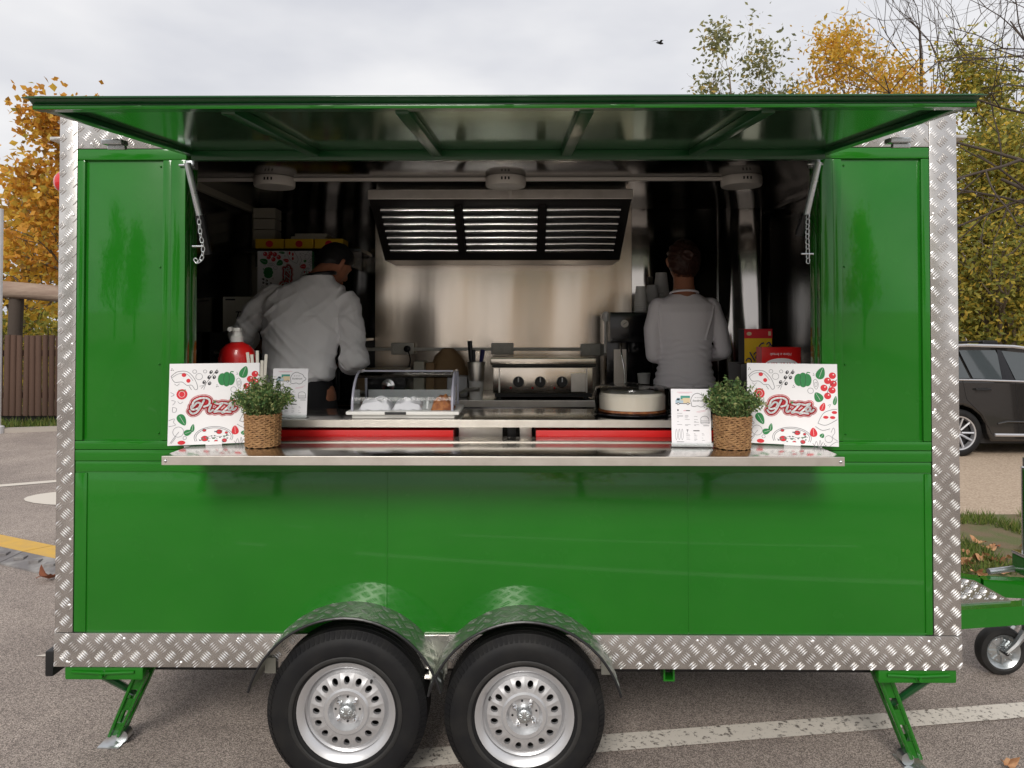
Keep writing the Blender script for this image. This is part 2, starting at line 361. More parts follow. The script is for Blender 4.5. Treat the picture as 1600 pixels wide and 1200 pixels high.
def tree(name, label, x, y, h, leafmat, leaves, size, crown=1., trunk_r=.12, first=.35, spread=.75, up=.08, depth=4, group=None, barkm='bark', loose=.3, asp=.5, lean=(0, 0), keep=None):
    z0 = gz(x, y); t = thing(name, label, 'tree', (x, y, z0), group=group)
    tw = MB(); tips = []; k = 8; pts = []
    for i in range(k+1):
        s = i/k; pts.append(Vector((x+lean[0]*s+math.sin(s*5+x)*.06*h/6, y+lean[1]*s+math.cos(s*4+y)*.05*h/6, z0-.05+h*.8*s)))
    tw.tube(pts, [trunk_r*(1.15-.95*i/k) for i in range(k+1)], 9, caps=False)
    for i in range(k+1):
        s = i/k
        if s < first: continue
        for j in range(3):
            a = random.uniform(0, 6.28); d = Vector((math.cos(a), math.sin(a), random.uniform(.3, .9)+s*.5)).normalized()
            branch(tw, tips, pts[i], d, h*.26*crown*(1.25-s*.65), trunk_r*.42*(1.2-s), depth-2, spread, up)
    tw.build('trunk', barkm, t, smooth=True)
    if leaves and tips:
        cr = MB(); n = 0
        while n < leaves:
            p, dp = random.choice(tips); dens = mnoise.noise(p*.9+Vector((x, 0, 0)))
            if random.random() > .65+dens*.9: n += .3; continue
            for q in range(5):
                pp = p+Vector((random.gauss(0, loose), random.gauss(0, loose), random.gauss(-loose*.3, loose)))
                if keep and not keep(pp): continue
                leaf_faces(cr, pp, size, asp)
            n += 5
        cr.build('crown', leafmat, t)
    return t

GR = 'trees behind the gravel lot'
right = [('orange gold tree showing above the middle right of the awning', 6.7, 12.0, 7.9, 'leaf_gold', 6800, .105, .62, .1, .16, .2),
         ('thin grey green tree leftmost above the awning', 4.6, 13.0, 9.0, 'leaf_grey', 3200, .12, .42, .07, .2, .15),
         ('sparse grey green tree just left of the orange gold one', 5.75, 13.6, 8.8, 'leaf_grey', 3600, .12, .42, .07, .2, .15),
         ('short orange tree right of the orange gold tree above awning', 8.3, 12.8, 8.0, 'leaf_gold', 6500, .105, .5, .1, .16, .2),
         ('olive yellow tree rising over the right end of the awning', 9.4, 12.2, 7.8, 'leaf_olive', 9500, .11, .5, .12, .1, .22),
         ('dense olive tree right behind the dark car', 9.2, 10.9, 5.4, 'leaf_olive', 15000, .11, .8, .14, .02, .42),
         ('olive tree beyond the frame edge right of the car', 11.8, 11.6, 6.8, 'leaf_olive', 12000, .13, .8, .14, .02, .45)]
for lb, x, y, h, lm, nl, sz, cw, tr, fi, lo in right:
    tree('autumn_tree', lb, x, y, h, lm, nl, sz, cw, tr, fi, .7, .16, 4, GR, loose=lo)
def hedge(name, label, x0, x1, y, h, n, lm, size, depth=.8, cat='hedge'):
    t = thing(name, label, cat, ((x0+x1)/2, y, gz(x0, y))); mb = MB(); st = MB()
    for i in range(int((x1-x0)*2)+2):
        px = random.uniform(x0, x1); z = h*random.uniform(.6, .95)
        st.tube([(px, y, gz(px, y)), (px+random.gauss(0, .1), y, z*.5), (px+random.gauss(0, .25), y+random.gauss(0, .2), z)], [.03, .02, .006], 5)
    for i in range(n):
        px = random.uniform(x0, x1); top = h*(.8+.35*mnoise.noise(Vector((px*.8, y, 3))))
        z = gz(px, y)+top*random.random()**.8
        leaf_faces(mb, Vector((px, y+random.uniform(-depth, depth)*math.sqrt(max(.05, 1-(z/top)**2)), z)), size)
    st.build('stems', 'bark', t, kind='stuff'); mb.build('foliage', lm, t); return t
hedge('hedge', 'dark green thicket behind the dark car', 2.5, 15, 10.9, 2.9, 14000, 'leaf_olive', .13)
hedge('tree_belt', 'far wooded belt on the right beyond the trees', 2, 40, 24, 4.2, 9000, 'leaf_dark', .4, 2, 'tree belt')
hedge('tree_belt', 'far autumn thicket behind the brown fence on the left', -26, 1, 19, 3.4, 9000, 'leaf_olive', .3, 2, 'tree belt')
hedge('shrub', 'low yellow green shrub behind the brown fence', -10.4, -7.4, 11.6, 2.0, 2600, 'leaf_olive', .13, .7, 'shrub')
tree('maple_tree', 'orange maple tree left of the trailer over the fence', -8.25, 10.9, 6.1, 'leaf_maple', 5200, .125, .6, .11, .42, .8, .05, 4, loose=.2, asp=.75)
tree('maple_tree', 'golden maple farther back behind the brown fence', -10.2, 12.4, 5.0, 'leaf_gold', 2300, .18, .75, .12, .3, .8, .05, 4, loose=.35, asp=.7)
tree('bare_tree', 'tall leafless tree above the right end of the awning', 9.75, 15, 11.2, None, 0, .1, .9, .12, .42, .8, .1, 5, barkm='bark_dark')
tree('bare_tree', 'leafless tree whose twigs hang into the top right corner', 7.6, 5.4, 6.6, 'leaf_gold', 40, .08, 1.15, .12, .45, .9, -.03, 5, barkm='bark_dark', lean=(-.7, .2))
for lb, x, y, h, lm in (('olive tree across the car park behind the viewer', 6.5, -15, 6.5, 'leaf_olive'), ('golden tree across the car park behind the viewer', 2.8, -19, 6, 'leaf_gold'),
                        ('dark green tree across the car park behind the viewer', -8.5, -16, 6, 'leaf_dark'), ('tall dark tree far left behind the viewer', -13, -18, 8, 'leaf_dark')):
    tree('park_tree', lb, x, y, h, lm, 3500, .26, .8, .15, .25, .8, .08, 4, 'trees behind the viewer', loose=.4)

# grass blades and fallen leaves on the verge
g = MB()
for i in range(16000):
    x = random.uniform(2.2, 5.2); y = random.uniform(2.3, 3.85)
    if mnoise.noise(Vector((x*1.7, y*2.4, 1))) < -.08+.25*(3.0-y)*.5: continue
    z = gz(x, y)+.012; hh = random.uniform(.03, .1); a = random.uniform(0, 6.28); dx, dy = .006*math.cos(a), .006*math.sin(a); lx, ly = random.gauss(0, .03), random.gauss(0, .03)
    g.add([(x-dx, y-dy, z), (x+dx, y+dy, z), (x+lx, y+ly, z+hh)], [(0, 1, 2)])
o = g.build('grass', 'grassblade'); o['kind'] = 'stuff'; tag(o, 'short green grass on the verge right of the trailer', 'grass')
g = MB()
for i in range(2600):
    x = random.uniform(-12, -6.4); y = random.uniform(8.6, 9.4)+(x+8)*.15
    z = gz(x, y)+.012; hh = random.uniform(.04, .14); a = random.uniform(0, 6.28); dx, dy = .012*math.cos(a), .012*math.sin(a); lx, ly = random.gauss(0, .04), random.gauss(0, .04)
    g.add([(x-dx, y-dy, z), (x+dx, y+dy, z), (x+lx, y+ly, z+hh)], [(0, 1, 2)])
o = g.build('grass', 'grassblade'); o['kind'] = 'stuff'; tag(o, 'grass growing along the foot of the brown fence', 'grass')
def leaf_mesh(seed):
    random.seed(seed); pts = []
    for j in range(15):
        t = 2*math.pi*j/15; r = .055*(1+.15*math.cos(5*t)+.2*math.cos(t)+random.uniform(-.12, .12)); pts.append((r*math.cos(t), r*math.sin(t)*.8))
    c = .025; vs = [(0, 0, .004)]+[(a, b, .006+c*(abs(a)/.05)**2*random.uniform(.5, 1.3)+.012*random.random()) for a, b in pts]
    m = MB().add(vs, [(0, 1+j, 1+(j+1) % 15) for j in range(15)]); m.tube([(.05, 0, .02), (.10, .01, .006)], .0018, 4); return m
LM = []
for s in range(4):
    o = leaf_mesh(s+20).build('fallen_leaf', 'fallen' if s < 3 else 'fallen_dark'); LM.append(o.data); bpy.data.objects.remove(o)
random.seed(11)
for i in range(52):
    x = random.gauss(3.2, .3); y = random.gauss(2.8, .24)
    if i > 40: x = random.uniform(2.5, 3.5); y = random.uniform(2.25, 2.6)
    o = bpy.data.objects.new('fallen_leaf', LM[i % 4 if i % 3 else 0]); COL.objects.link(o); o.location = (x, y, gz(x, y)+.025+random.uniform(0, .02)); o.rotation_euler = (random.gauss(0, .3), random.gauss(0, .3), random.uniform(0, 6.28))
    s = random.uniform(.45, .95); o.scale = (s, s, s); tag(o, 'dry brown fallen leaf in the leaf litter on the verge', 'leaf', 'fallen leaves on the verge')
def one_leaf(x, y, s, k, lb, rz=0):
    o = bpy.data.objects.new('fallen_leaf', LM[k]); COL.objects.link(o); o.location = (x, y, gz(x, y)+.012); o.rotation_euler = (.2, .1, rz); o.scale = (s, s, s*1.4); tag(o, lb, 'leaf')
one_leaf(-2.93, 1.93, 1.0, 3, 'curled red brown leaf lying by the speed bump', 2.8)
one_leaf(1.9, .12, .5, 0, 'small tan leaf on the asphalt at lower right')

# fence, log beam, white post
fe = thing('fence', 'dark brown fence of upright half-round planks on the left', 'fence', (-8, 9.45, 0))
pm = None
for i in range(64):
    x = -11.2+i*.108; hgt = 1.50+random.uniform(-.012, .012)
    if pm is None:
        q = MB(); n = 7
        pr = [(.05*math.cos(math.pi*j/n), -.035*math.sin(math.pi*j/n)) for j in range(n+1)]
        q.add([(a, b, 0) for a, b in pr]+[(a, b, 1) for a, b in pr], [(j, j+1, n+2+j, n+1+j) for j in range(n)]+[tuple(range(n+1, 2*n+2)), tuple(range(n, -1, -1)), (n, 0, n+1, 2*n+1)])
        o = q.build('plank', 'plank', fe, local=True, smooth=40); pm = o.data
    else: o = link('plank', pm, fe, local=True)
    o.location = (x+8, random.uniform(-.008, .008), .16); o.scale = (random.uniform(.94, 1.06), 1, hgt-.16); o.rotation_euler = (0, random.gauss(0, .006), 0)
MB().box(-11.3, -4.3, 9.47, 9.52, .45, .55).box(-11.3, -4.3, 9.47, 9.52, 1.15, 1.25).build('rail', 'plank', fe)
MB().box(-11.3, -4.3, 9.5, 9.6, 0, .17).build('dark_gap', 'black', fe)  # black strip painted in for the dark gap below the planks
lg = thing('log_beam', 'thick weathered log lying across a dark post behind fence', 'log beam', (-8.3, 10.2, 0))
MB().tube(crom([(-12, 10.0, 2.36), (-10, 10.1, 2.34), (-8.6, 10.2, 2.27), (-6.5, 10.35, 2.06), (-4, 10.5, 1.9)], 5), [.15]*20+[.17], 14).build('log', 'log', lg, smooth=50)
MB().tube([(-8.98, 10.25, 0), (-8.9, 10.25, 2.2)], .115, 12).build('post', 'bark_dark', lg, smooth=50)
po = MB().lathe([(.0, 0), (.12, 0), (.12, .1), (.075, .12), (.075, 3.4), (0, 3.4)], 20, Matrix.Translation((-7.86, 8.3, gz(-7, 8)))).build('white_post', 'pole', smooth=40)
tag(po, 'white painted metal post at the left edge', 'post')

# bird
bd = MB(); bd.tube([(-.22, 0, 0), (-.08, 0, .02), (.08, 0, .03), (.2, 0, .03), (.26, 0, .03)], [.01, .05, .07, .045, .01], 8)
for s in (-1, 1): bd.add([(.1, 0, .04), (-.06, 0, .04), (-.1, s*.22, .16), (.02, s*.25, .17), (-.16, s*.5, .08)], [(0, 1, 2, 3), (3, 2, 4)])
o = bd.build('bird', 'black'); o.location = (5.8, 27, 13.2); o.rotation_euler = (0.3, 0, .5); o.scale = (.8, .8, .8); tag(o, 'small dark bird flying in the grey sky', 'bird')

# ------------------------------------------------------------------ parked car
def car():
    t = thing('parked_car', 'dark brown estate car parked on gravel right of the trailer', 'car', (7.2, 7.7, gz(7, 7)))
    z0 = gz(7, 7); M = Matrix.Translation((5.79, 0, z0)); y0, y1 = 6.9, 8.65
    # lower body with wheel arches cut into the profile
    def arch(cx, r, a0=0, a1=180): return [(cx+r*math.cos(R(a)), .30+r*math.sin(R(a))) for a in range(a0, a1+1, 20)]
    prof = [(-.86, .35), (-.84, .62), (-.8, .98), (-.2, 1.01), (1.2, .985), (2.1, .93), (2.9, .86), (3.35, .72), (3.42, .5), (3.36, .25)]+arch(2.62, .37)+[(2.2, .2), (.42, .2)]+arch(0, .37)+[(-.42, .24)]
    b = MB().prism(prof[::-1], y0, y1, M); me = b.build('body', 'carpaint', t)
    bv = me.modifiers.new('b', 'BEVEL'); bv.width = .035; bv.segments = 3; bv.limit_method = 'ANGLE'; bv.angle_limit = R(50)
    gh = [(-.78, .97), (-.62, 1.30), (-.45, 1.41), (.2, 1.45), (.8, 1.435), (1.25, 1.37), (1.9, .94)]
    g = MB(); n = len(gh)
    g.add([(x, y0+.03+(.14 if z > 1.2 else 0), z) for x, z in gh]+[(x, y1-.03-(.14 if z > 1.2 else 0), z) for x, z in gh], [tuple(range(n)), tuple(range(2*n-1, n-1, -1))]+[(i, n+i, n+(i+1) % n, (i+1) % n) for i in range(n)], M)
    g.build('cabin', 'carpaint', t)
    def side(pts, nm, m, off):
        q = MB(); f = lambda z: y0+.03+.14*min(1, max(0, (z-.97)/.36))-off
        q.add([(x, f(z), z) for x, z in pts]+[(x, f(z)+.01, z) for x, z in pts], [tuple(range(len(pts)))]+[(i, len(pts)+i, len(pts)+(i+1) % len(pts), (i+1) % len(pts)) for i in range(len(pts))], M); return q.build(nm, m, t)
    side([(-.5, 1.03), (-.36, 1.35), (.06, 1.385), (.17, 1.02)], 'window', 'carglass', .012)
    side([(.21, 1.02), (.1, 1.385), (.58, 1.385), (.70, 1.0)], 'window', 'carglass', .012)
    side([(.76, 1.0), (.66, 1.38), (1.2, 1.32), (1.66, .985)], 'window', 'carglass', .012)
    side([(.585, .995), (.60, 1.39), (.65, 1.39), (.745, .995)], 'pillar', 'blackgloss', .014)
    MB().tube([(-.78, y0-.004, 1.02), (.3, y0-.006, 1.0), (1.75, y0-.004, .955)], .013, 6, M=M).build('chrome_strip', 'carsilver', t)
    MB().tube([(-.5, y0+.12, 1.43), (.2, y0+.13, 1.452), (.8, y0+.13, 1.435), (1.25, y0+.12, 1.375)], .022, 6, M=M).build('roof_trim', 'carsilver', t)
    r = MB().tube([(-.55, y0+.2, 1.47), (.5, y0+.2, 1.50)], .016, 6, M=M); r.box(.42, .62, y0+.16, y0+.26, 1.43, 1.515, M, .015); r.box(-.6, -.45, y0+.16, y0+.26, 1.4, 1.49, M, .015); r.build('roof_rail', 'black', t)
    for xx in (.2, 1.25): MB().box(xx, xx+.2, y0-.045, y0-.02, .865, .895, M, .01).box(xx+.02, xx+.05, y0-.03, y0+.01, .87, .89, M).box(xx+.15, xx+.18, y0-.03, y0+.01, .87, .89, M).build('door_handle', 'black', t)
    for pts in ([(.05, 1.0), (.1, .75), (.3, .55), (.42, .3)], [(.74, .99), (.78, .3)]): MB().tube([(x, y0-.001, z) for x, z in pts], .004, 4, M=M).build('door_gap', 'black', t)
    MB().tube([(.45, y0-.012, .29), (2.15, y0-.012, .27)], .022, 6, M=M).build('sill_trim', 'carsilver', t)
    MB().tube([(.5, y0-.002, .43), (.62, y0-.012, .46), (2.2, y0-.01, .44)], .014, 6, M=M).build('door_crease', 'carpaint', t)
    MB().box(-.8, 3.3, y0+.12, y1-.12, .16, .4, M).build('underbody', 'black', t)
    for cx in (0, 2.62):
        for yy, s in ((y0+.12, 1), (y1-.12, -1)):
            N = Matrix.Translation((5.79+cx, yy, z0+.31)) @ Matrix.Rotation(R(90*s), 4, 'X')
            w = MB().lathe([(.20, .09), (.225, .115), (.29, .115), (.312, .09), (.312, -.09), (.2, -.09)], 36, N).build('wheel', 'sidewall', t, smooth=50)
            k = MB().lathe([(0, .07), (.05, .075), (.06, .06)], 16, N); k.lathe([(.19, .06), (.205, .115), (.222, .118)], 36, N)
            for j in range(10):
                a = 2*math.pi*(j+(.18 if j % 2 else 0))/10; k.tube([(.05*math.cos(a), .05*math.sin(a), .085), (.2*math.cos(a), .2*math.sin(a), .1)], [.015, .014], 5, M=N)
            k.build('rim', 'carsilver', w, smooth=40); MB().lathe([(0, .02), (.2, .03)], 24, N).build('brake_disc', 'black', w)
car()

# clear plastic: mostly see-through, glossy towards grazing angles
def clear(name, tint, refl):
    m = bpy.data.materials.new(name); m.use_nodes = True; n = m.node_tree; n.nodes.clear(); k = n.links.new
    o = n.nodes.new('ShaderNodeOutputMaterial'); t = n.nodes.new('ShaderNodeBsdfTransparent'); t.inputs[0].default_value = (*tint, 1)
    g = n.nodes.new('ShaderNodeBsdfGlossy'); g.inputs['Roughness'].default_value = .06
    f = n.nodes.new('ShaderNodeFresnel'); f.inputs[0].default_value = refl
    x = n.nodes.new('ShaderNodeMixShader'); k(f.outputs[0], x.inputs[0]); k(t.outputs[0], x.inputs[1]); k(g.outputs[0], x.inputs[2]); k(x.outputs[0], o.inputs[0]); MATS[name] = m
clear('clear', (.95, .96, .97), 1.22); clear('clear_frost', (.90, .90, .90), 1.3); clear('lid_frost', (.95, .94, .92), 1.4); clear('smoke', (.35, .35, .42), 1.5)

# ------------------------------------------------------------------ the food trailer
TR = thing('food_trailer', 'green food trailer with raised awning, steel shelf and twin wheels', 'food trailer', (0, .95, 0))
X0, X1, BY = -1.662, 1.658, 1.90          # body ends, inner back wall
def part(mb, name, m, parent=TR, **k): return mb.build(name, m, parent, **k)
def bx(name, m, *a, parent=TR, bev=.004, label=None): return MB().box(*a, bev=bev).build(name, m, parent, smooth=30, label=label)
# shell
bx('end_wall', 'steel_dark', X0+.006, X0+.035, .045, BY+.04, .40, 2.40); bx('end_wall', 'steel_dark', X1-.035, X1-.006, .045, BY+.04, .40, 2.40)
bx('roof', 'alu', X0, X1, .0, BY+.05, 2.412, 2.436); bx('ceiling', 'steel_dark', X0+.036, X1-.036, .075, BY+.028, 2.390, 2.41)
bx('roof_gutter', 'alu', X0-.062, X0-.002, .03, .4, 2.352, 2.366); bx('roof_gutter', 'alu', X1+.002, X1+.062, .03, .4, 2.352, 2.366)
bx('floor', 'black', X0+.02, X1-.02, .045, BY+.04, .405, .45)
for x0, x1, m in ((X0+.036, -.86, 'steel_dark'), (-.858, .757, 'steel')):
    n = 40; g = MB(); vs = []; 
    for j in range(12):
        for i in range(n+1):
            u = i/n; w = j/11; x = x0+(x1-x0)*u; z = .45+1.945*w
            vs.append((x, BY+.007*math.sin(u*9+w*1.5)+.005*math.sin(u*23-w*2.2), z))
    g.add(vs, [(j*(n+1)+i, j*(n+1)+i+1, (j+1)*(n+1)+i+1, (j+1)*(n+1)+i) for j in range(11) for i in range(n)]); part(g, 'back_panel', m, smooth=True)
# two buckled polished sheets at the right of the back wall
for x0, x1, amp, ph in ((.759, 1.298, .010, 0), (1.302, X1-.036, .019, 1)):
    n = 48; g = MB(); vs = []
    for j in range(16):
        for i in range(n+1):
            u = i/n; w = j/15; x = x0+(x1-x0)*u; z = .45+1.945*w
            if ph:      # the sheet bows out of the wall: a tilted flank that catches the daylight
                e0, e1 = .20+.05*math.sin(w*9)+.02*math.sin(w*21), .80+.03*math.sin(w*6+1); t_ = (u-e0)/(e1-e0)
                dy = .046*(max(0, min(1, t_)) if u < e1 else max(0, 1-(u-e1)/max(.02, 1-e1)))
            else: dy = amp*math.exp(-((u-.24-.03*math.sin(w*5))/.20)**2)
            vs.append((x, BY-dy+.0025*math.sin(u*12+w*3), z))
    g.add(vs, [(j*(n+1)+i, j*(n+1)+i+1, (j+1)*(n+1)+i+1, (j+1)*(n+1)+i) for j in range(15) for i in range(n)]); part(g, 'back_panel', 'steel_mirror', smooth=True)
bx('panel_seam', 'chrome', 1.2975, 1.3025, BY-.012, BY-.006, .45, 2.39, bev=.001)
bx('back_wall', 'alu', X0+.006, X1-.006, BY+.03, BY+.05, .45, 2.40)
for s in (-1, 1):
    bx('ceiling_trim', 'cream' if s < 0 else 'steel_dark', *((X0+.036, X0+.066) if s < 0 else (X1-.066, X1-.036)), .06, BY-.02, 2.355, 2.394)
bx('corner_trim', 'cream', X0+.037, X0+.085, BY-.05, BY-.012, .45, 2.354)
# front wall: green sheets, frames, belts
LX, RX, OL, OR = -1.593, 1.556, -1.187, 1.155
def fbar(x0, x1, z0, z1, y=-.008, nm='frame_bar', m='green'): return bx(nm, m, x0, x1, y, .03, z0, z1, bev=.005)
bx('lower_panel', 'green', LX, RX, 0, .04, .523, 1.13)
for x in (-.44, .67): bx('panel_seam', 'green', x-.003, x+.003, -.0022, .001, .526, 1.111, bev=.001)
fbar(LX, LX+.045, .525, 1.11, -.005); fbar(RX-.026, RX, .525, 1.11, -.005)
fbar(LX, RX, 1.112, 1.1525, -.004, 'belt_rail'); fbar(LX, RX, 1.1528, 1.1945, -.007, 'belt_rail')
for xa, xb, pa, pb in ((LX, OL, LX+.028, -1.275), (OR, RX, 1.235, RX-.03)):
    bx('side_panel', 'green', pa-.01, pb+.01, .004, .04, 1.2, 2.31)
    fbar(xa, xb, 1.195, 1.228); fbar(xa, xb, 2.268, 2.309); fbar(xa, pa, 1.2285, 2.2675)if xa == LX else fbar(pb, xb, 1.2285, 2.2675)
    if xa == LX: fbar(pb, pb+.033, 1.2285, 2.2675, -.008); fbar(pb+.034, OL, 1.2285, 2.2675, -.014, 'door_post'); bx('jamb', 'green', OL-.05, OL+.002, .031, .085, 1.2, 2.30)
    else: fbar(pa-.033, pa, 1.2285, 2.2675, -.008); fbar(OR, pa-.034, 1.2285, 2.2675, -.014, 'door_post'); bx('jamb', 'green', OR-.002, OR+.05, .031, .085, 1.2, 2.30)
    g = MB()
    for z in (1.255, 1.51, 1.87, 2.245):
        xx = pb-.012 if xa == LX else pa+.012; g.lathe([(0, .006), (.003, .0045), (.0042, 0)], 10, ymat((xx, .004, z)))
    part(g, 'rivets', 'green', smooth=True, kind='stuff')
fbar(OL, OR, 2.287, 2.31, -.004, 'lintel'); bx('lintel_inner', 'green_shaded', OL, OR, .032, .07, 2.285, 2.31)
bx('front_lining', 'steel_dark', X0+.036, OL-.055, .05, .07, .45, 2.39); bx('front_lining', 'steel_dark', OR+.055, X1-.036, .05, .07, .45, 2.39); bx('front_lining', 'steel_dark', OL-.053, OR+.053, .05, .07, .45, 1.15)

# chequer plate with raised five-bar tread
def tread(mb, pos, w, h, ox=0, oz=0, P=.0325, H=.0026):
    """pos(u,v)->(point, normal); bars inside 0..w x 0..h"""
    for i in range(-1, int(w/P)+2):
        for j in range(-1, int(h/P)+2):
            if (i+j) % 2: continue
            cu, cv = i*P+ox, j*P+oz; a = R(42) if i % 2 == 0 else R(-42); d = Vector((math.cos(a), math.sin(a))); q = Vector((-d.y, d.x))
            for k in range(-2, 3):
                c = Vector((cu, cv))+q*k*.0084; l, wd, hh = .0168-abs(k)*.0012, .0026, H
                e = [c-d*l, c+q*wd, c+d*l, c-q*wd, c-d*l*.6, c+d*l*.6]
                if not (.002 < c.x < w-.002 and .002 < c.y < h-.002): continue
                e = [Vector((min(max(p.x, .001), w-.001), min(max(p.y, .001), h-.001))) for p in e]
                vs = []
                for t, p in enumerate(e):
                    pt, nn = pos(p.x, p.y); vs.append(pt+nn*(hh if t > 3 else 0))
                mb.add(vs, [(0, 1, 4), (1, 2, 5), (1, 5, 4), (0, 4, 3), (3, 5, 2), (3, 4, 5)])
def plate(name, x0, x1, z0, z1, y=-.006):
    p = bx(name, 'alu', x0, x1, y, .03, z0, z1, bev=.002)
    t = MB(); tread(t, lambda u, v: (Vector((x0+u, y-.0002, z0+v)), Vector((0, -1, 0))), x1-x0, z1-z0, random.uniform(0, .02), random.uniform(0, .02))
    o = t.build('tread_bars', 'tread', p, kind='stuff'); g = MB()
    if x1-x0 > z1-z0: spots = [(x0+.05+i*.21, z0+.018+(.086 if i % 2 else 0)) for i in range(int((x1-x0-.06)/.21)+1)]
    else: spots = [((x1 if x0 < 0 else x0)+(-.012 if x0 < 0 else .012), z0+.1+i*.24) for i in range(int((z1-z0)/.24))]
    for a, b in spots: g.lathe([(0, .0035), (.004, .0028), (.006, 0)], 10, ymat((a, y, b)))
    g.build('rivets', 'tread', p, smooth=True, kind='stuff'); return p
plate('corner_trim_plate', X0, LX-.002, .5245, 2.434); plate('corner_trim_plate', RX+.002, X1, .5245, 2.434)
plate('sill_trim_plate', X0, X1, .400, .523, -.009)
plate('top_trim_plate', LX-.001, OL+.02, 2.311, 2.434, -.005); plate('top_trim_plate', OR-.02, RX+.001, 2.311, 2.434, -.005)
bx('top_trim', 'alu', OL+.021, OR-.021, -.004, .03, 2.311, 2.434)
# awning
AW = Matrix.Translation((.004, -.02, 2.298)) @ Matrix.Rotation(R(5.4), 4, 'X')
aw = MB().box(-1.178, 1.178, -.868, 0, -.004, .004, AW).build('awning', 'awning_sheet', TR)
def ab(nm, m, *a, bev=.003): return MB().box(*a, M=AW, bev=bev).build(nm, m, aw, smooth=30)
ab('awning_skin', 'green_shaded', -1.185, 1.185, -.888, .0, .0045, .008); MB().prism([(-.888, .0008), (-.872, -.009), (-.872, -.0225), (-.838, -.0225), (-.838, -.0045), (-.87, .0008)], -1.178, 1.178, AW @ Matrix(((0, 1, 0, 0), (1, 0, 0, 0), (0, 0, 1, 0), (0, 0, 0, 1)))).build('front_rail', 'green_shaded', aw)  # edge shade put into shape and colour: face tilted down, darker green
ab('front_bead', 'green', -1.176, 1.176, -.8755, -.8722, -.0225, -.0125); ab('front_flange', 'green_shaded', -1.190, 1.190, -.896, -.871, .0012, .0042, bev=.002)
ab('hinge_rail', 'green_shaded', -1.15, 1.15, -.045, -.006, -.040, -.0045)
for s in (-1, 1): ab('side_rail', 'green_shaded', *sorted((s*1.178, s*1.146)), -.837, -.006, -.020, -.0045)
for x in (-.70, -.255, .215, .675): ab('rib', 'green_shaded', x-.018, x+.018, -.837, -.046, -.028, -.0045)
for s, px in ((-1, -1.150), (1, 1.150)):
    g = MB().box(px-.03, px+.03, -.57, -.53, -.062, -.047, AW, .003); g.box(px-.018, px+.034, -.56, -.545, -.076, -.0625, AW, .003); g.build('latch', 'zinc', aw)
for xx in (-.93, -.45, 0.0, .3, .82, 1.05): ab('weld_tab', 'green', xx-.03, xx+.03, -.8768, -.8757, -.019, -.014, bev=.0006)
# gas struts and chains
def chain(pts, nm='chain', s=1.):
    P = crom(pts, 40); mb = MB(); L0 = .021*s; d = 0; last = P[0]; k = 0
    for i in range(1, len(P)):
        d += (P[i]-P[i-1]).length
        if d >= L0*.78:
            a, b = last, P[i]; t = (b-a).normalized(); u = t.cross(Vector((0, 1, 0)) if k % 2 else Vector((.6, .8, .05))).normalized(); c = (a+b)/2; r = .0062*s; h = L0*.5-r
            if k % 2 == 0: r *= .85
            loop = [c+t*(h*(1 if math.cos(q) > 0 else -1)+r*math.cos(q))+u*r*math.sin(q) for q in [2*math.pi*j/12+.01 for j in range(12)]]
            mb.tube(loop+[loop[0]], .0022*s, 5, caps=False); d = 0; last = P[i]; k += 1
    return part(mb, nm, 'zinc', smooth=True)
for s, xo in ((-1, OL), (1, OR)):
    x = xo-s*.014
    g = MB(); g.box(x-.018, x+.018, -.012, .02, 2.235, 2.265, bev=.003); g.tube([(x-.035, -.02, 2.245), (x+.02, -.02, 2.245)], .005, 8); part(g, 'strut_bracket', 'zinc', smooth=40)
    x2 = x-s*.035
    st = part(MB().tube([(x, -.03, 2.25), (x2, -.005, 2.06)], .0125, 12), 'gas_strut', 'zinc', smooth=50)
    MB().tube([(x2, -.005, 2.062), (x2-s*.015, .03, 1.92 if s < 0 else 1.99)], .017, 12).build('strut_sleeve', 'black', st, smooth=50)
chain([(OL+.052, -.02, 2.06), (OL+.06, -.02, 1.99), (OL+.07, -.02, 1.94), (OL+.065, -.02, 1.9), (OL+.05, -.02, 1.885), (OL+.035, -.02, 1.905)])
chain([(OR-.05, -.02, 2.06), (OR-.052, -.02, 1.98), (OR-.05, -.02, 1.88)])
part(MB().tube([(OL+.03, -.02, 1.945), (OL+.075, -.02, 1.945)], .004, 8), 'chain_pin', 'zinc', smooth=50); part(MB().tube([(OR-.075, -.02, 1.915), (OR-.03, -.02, 1.915)], .004, 8), 'chain_pin', 'zinc', smooth=50)
# serving shelf
sh = bx('serving_shelf', 'steel_top', -1.138, 1.118, -.275, -.015, 1.193, 1.2205, bev=.003)
MB().box(-1.1385, 1.1185, -.2785, -.2755, 1.190, 1.2195, bev=.001).build('shelf_lip', 'steel_edge', sh)
for x in (-1.125, 1.105): MB().lathe([(0, .004), (.004, .0035), (.006, 0)], 12, ymat((x, -.2785, 1.204))).build('bolt', 'chrome', sh, smooth=True)
bx('shelf_back', 'steel_top', OL, OR, -.013, .19, 1.165, 1.215)
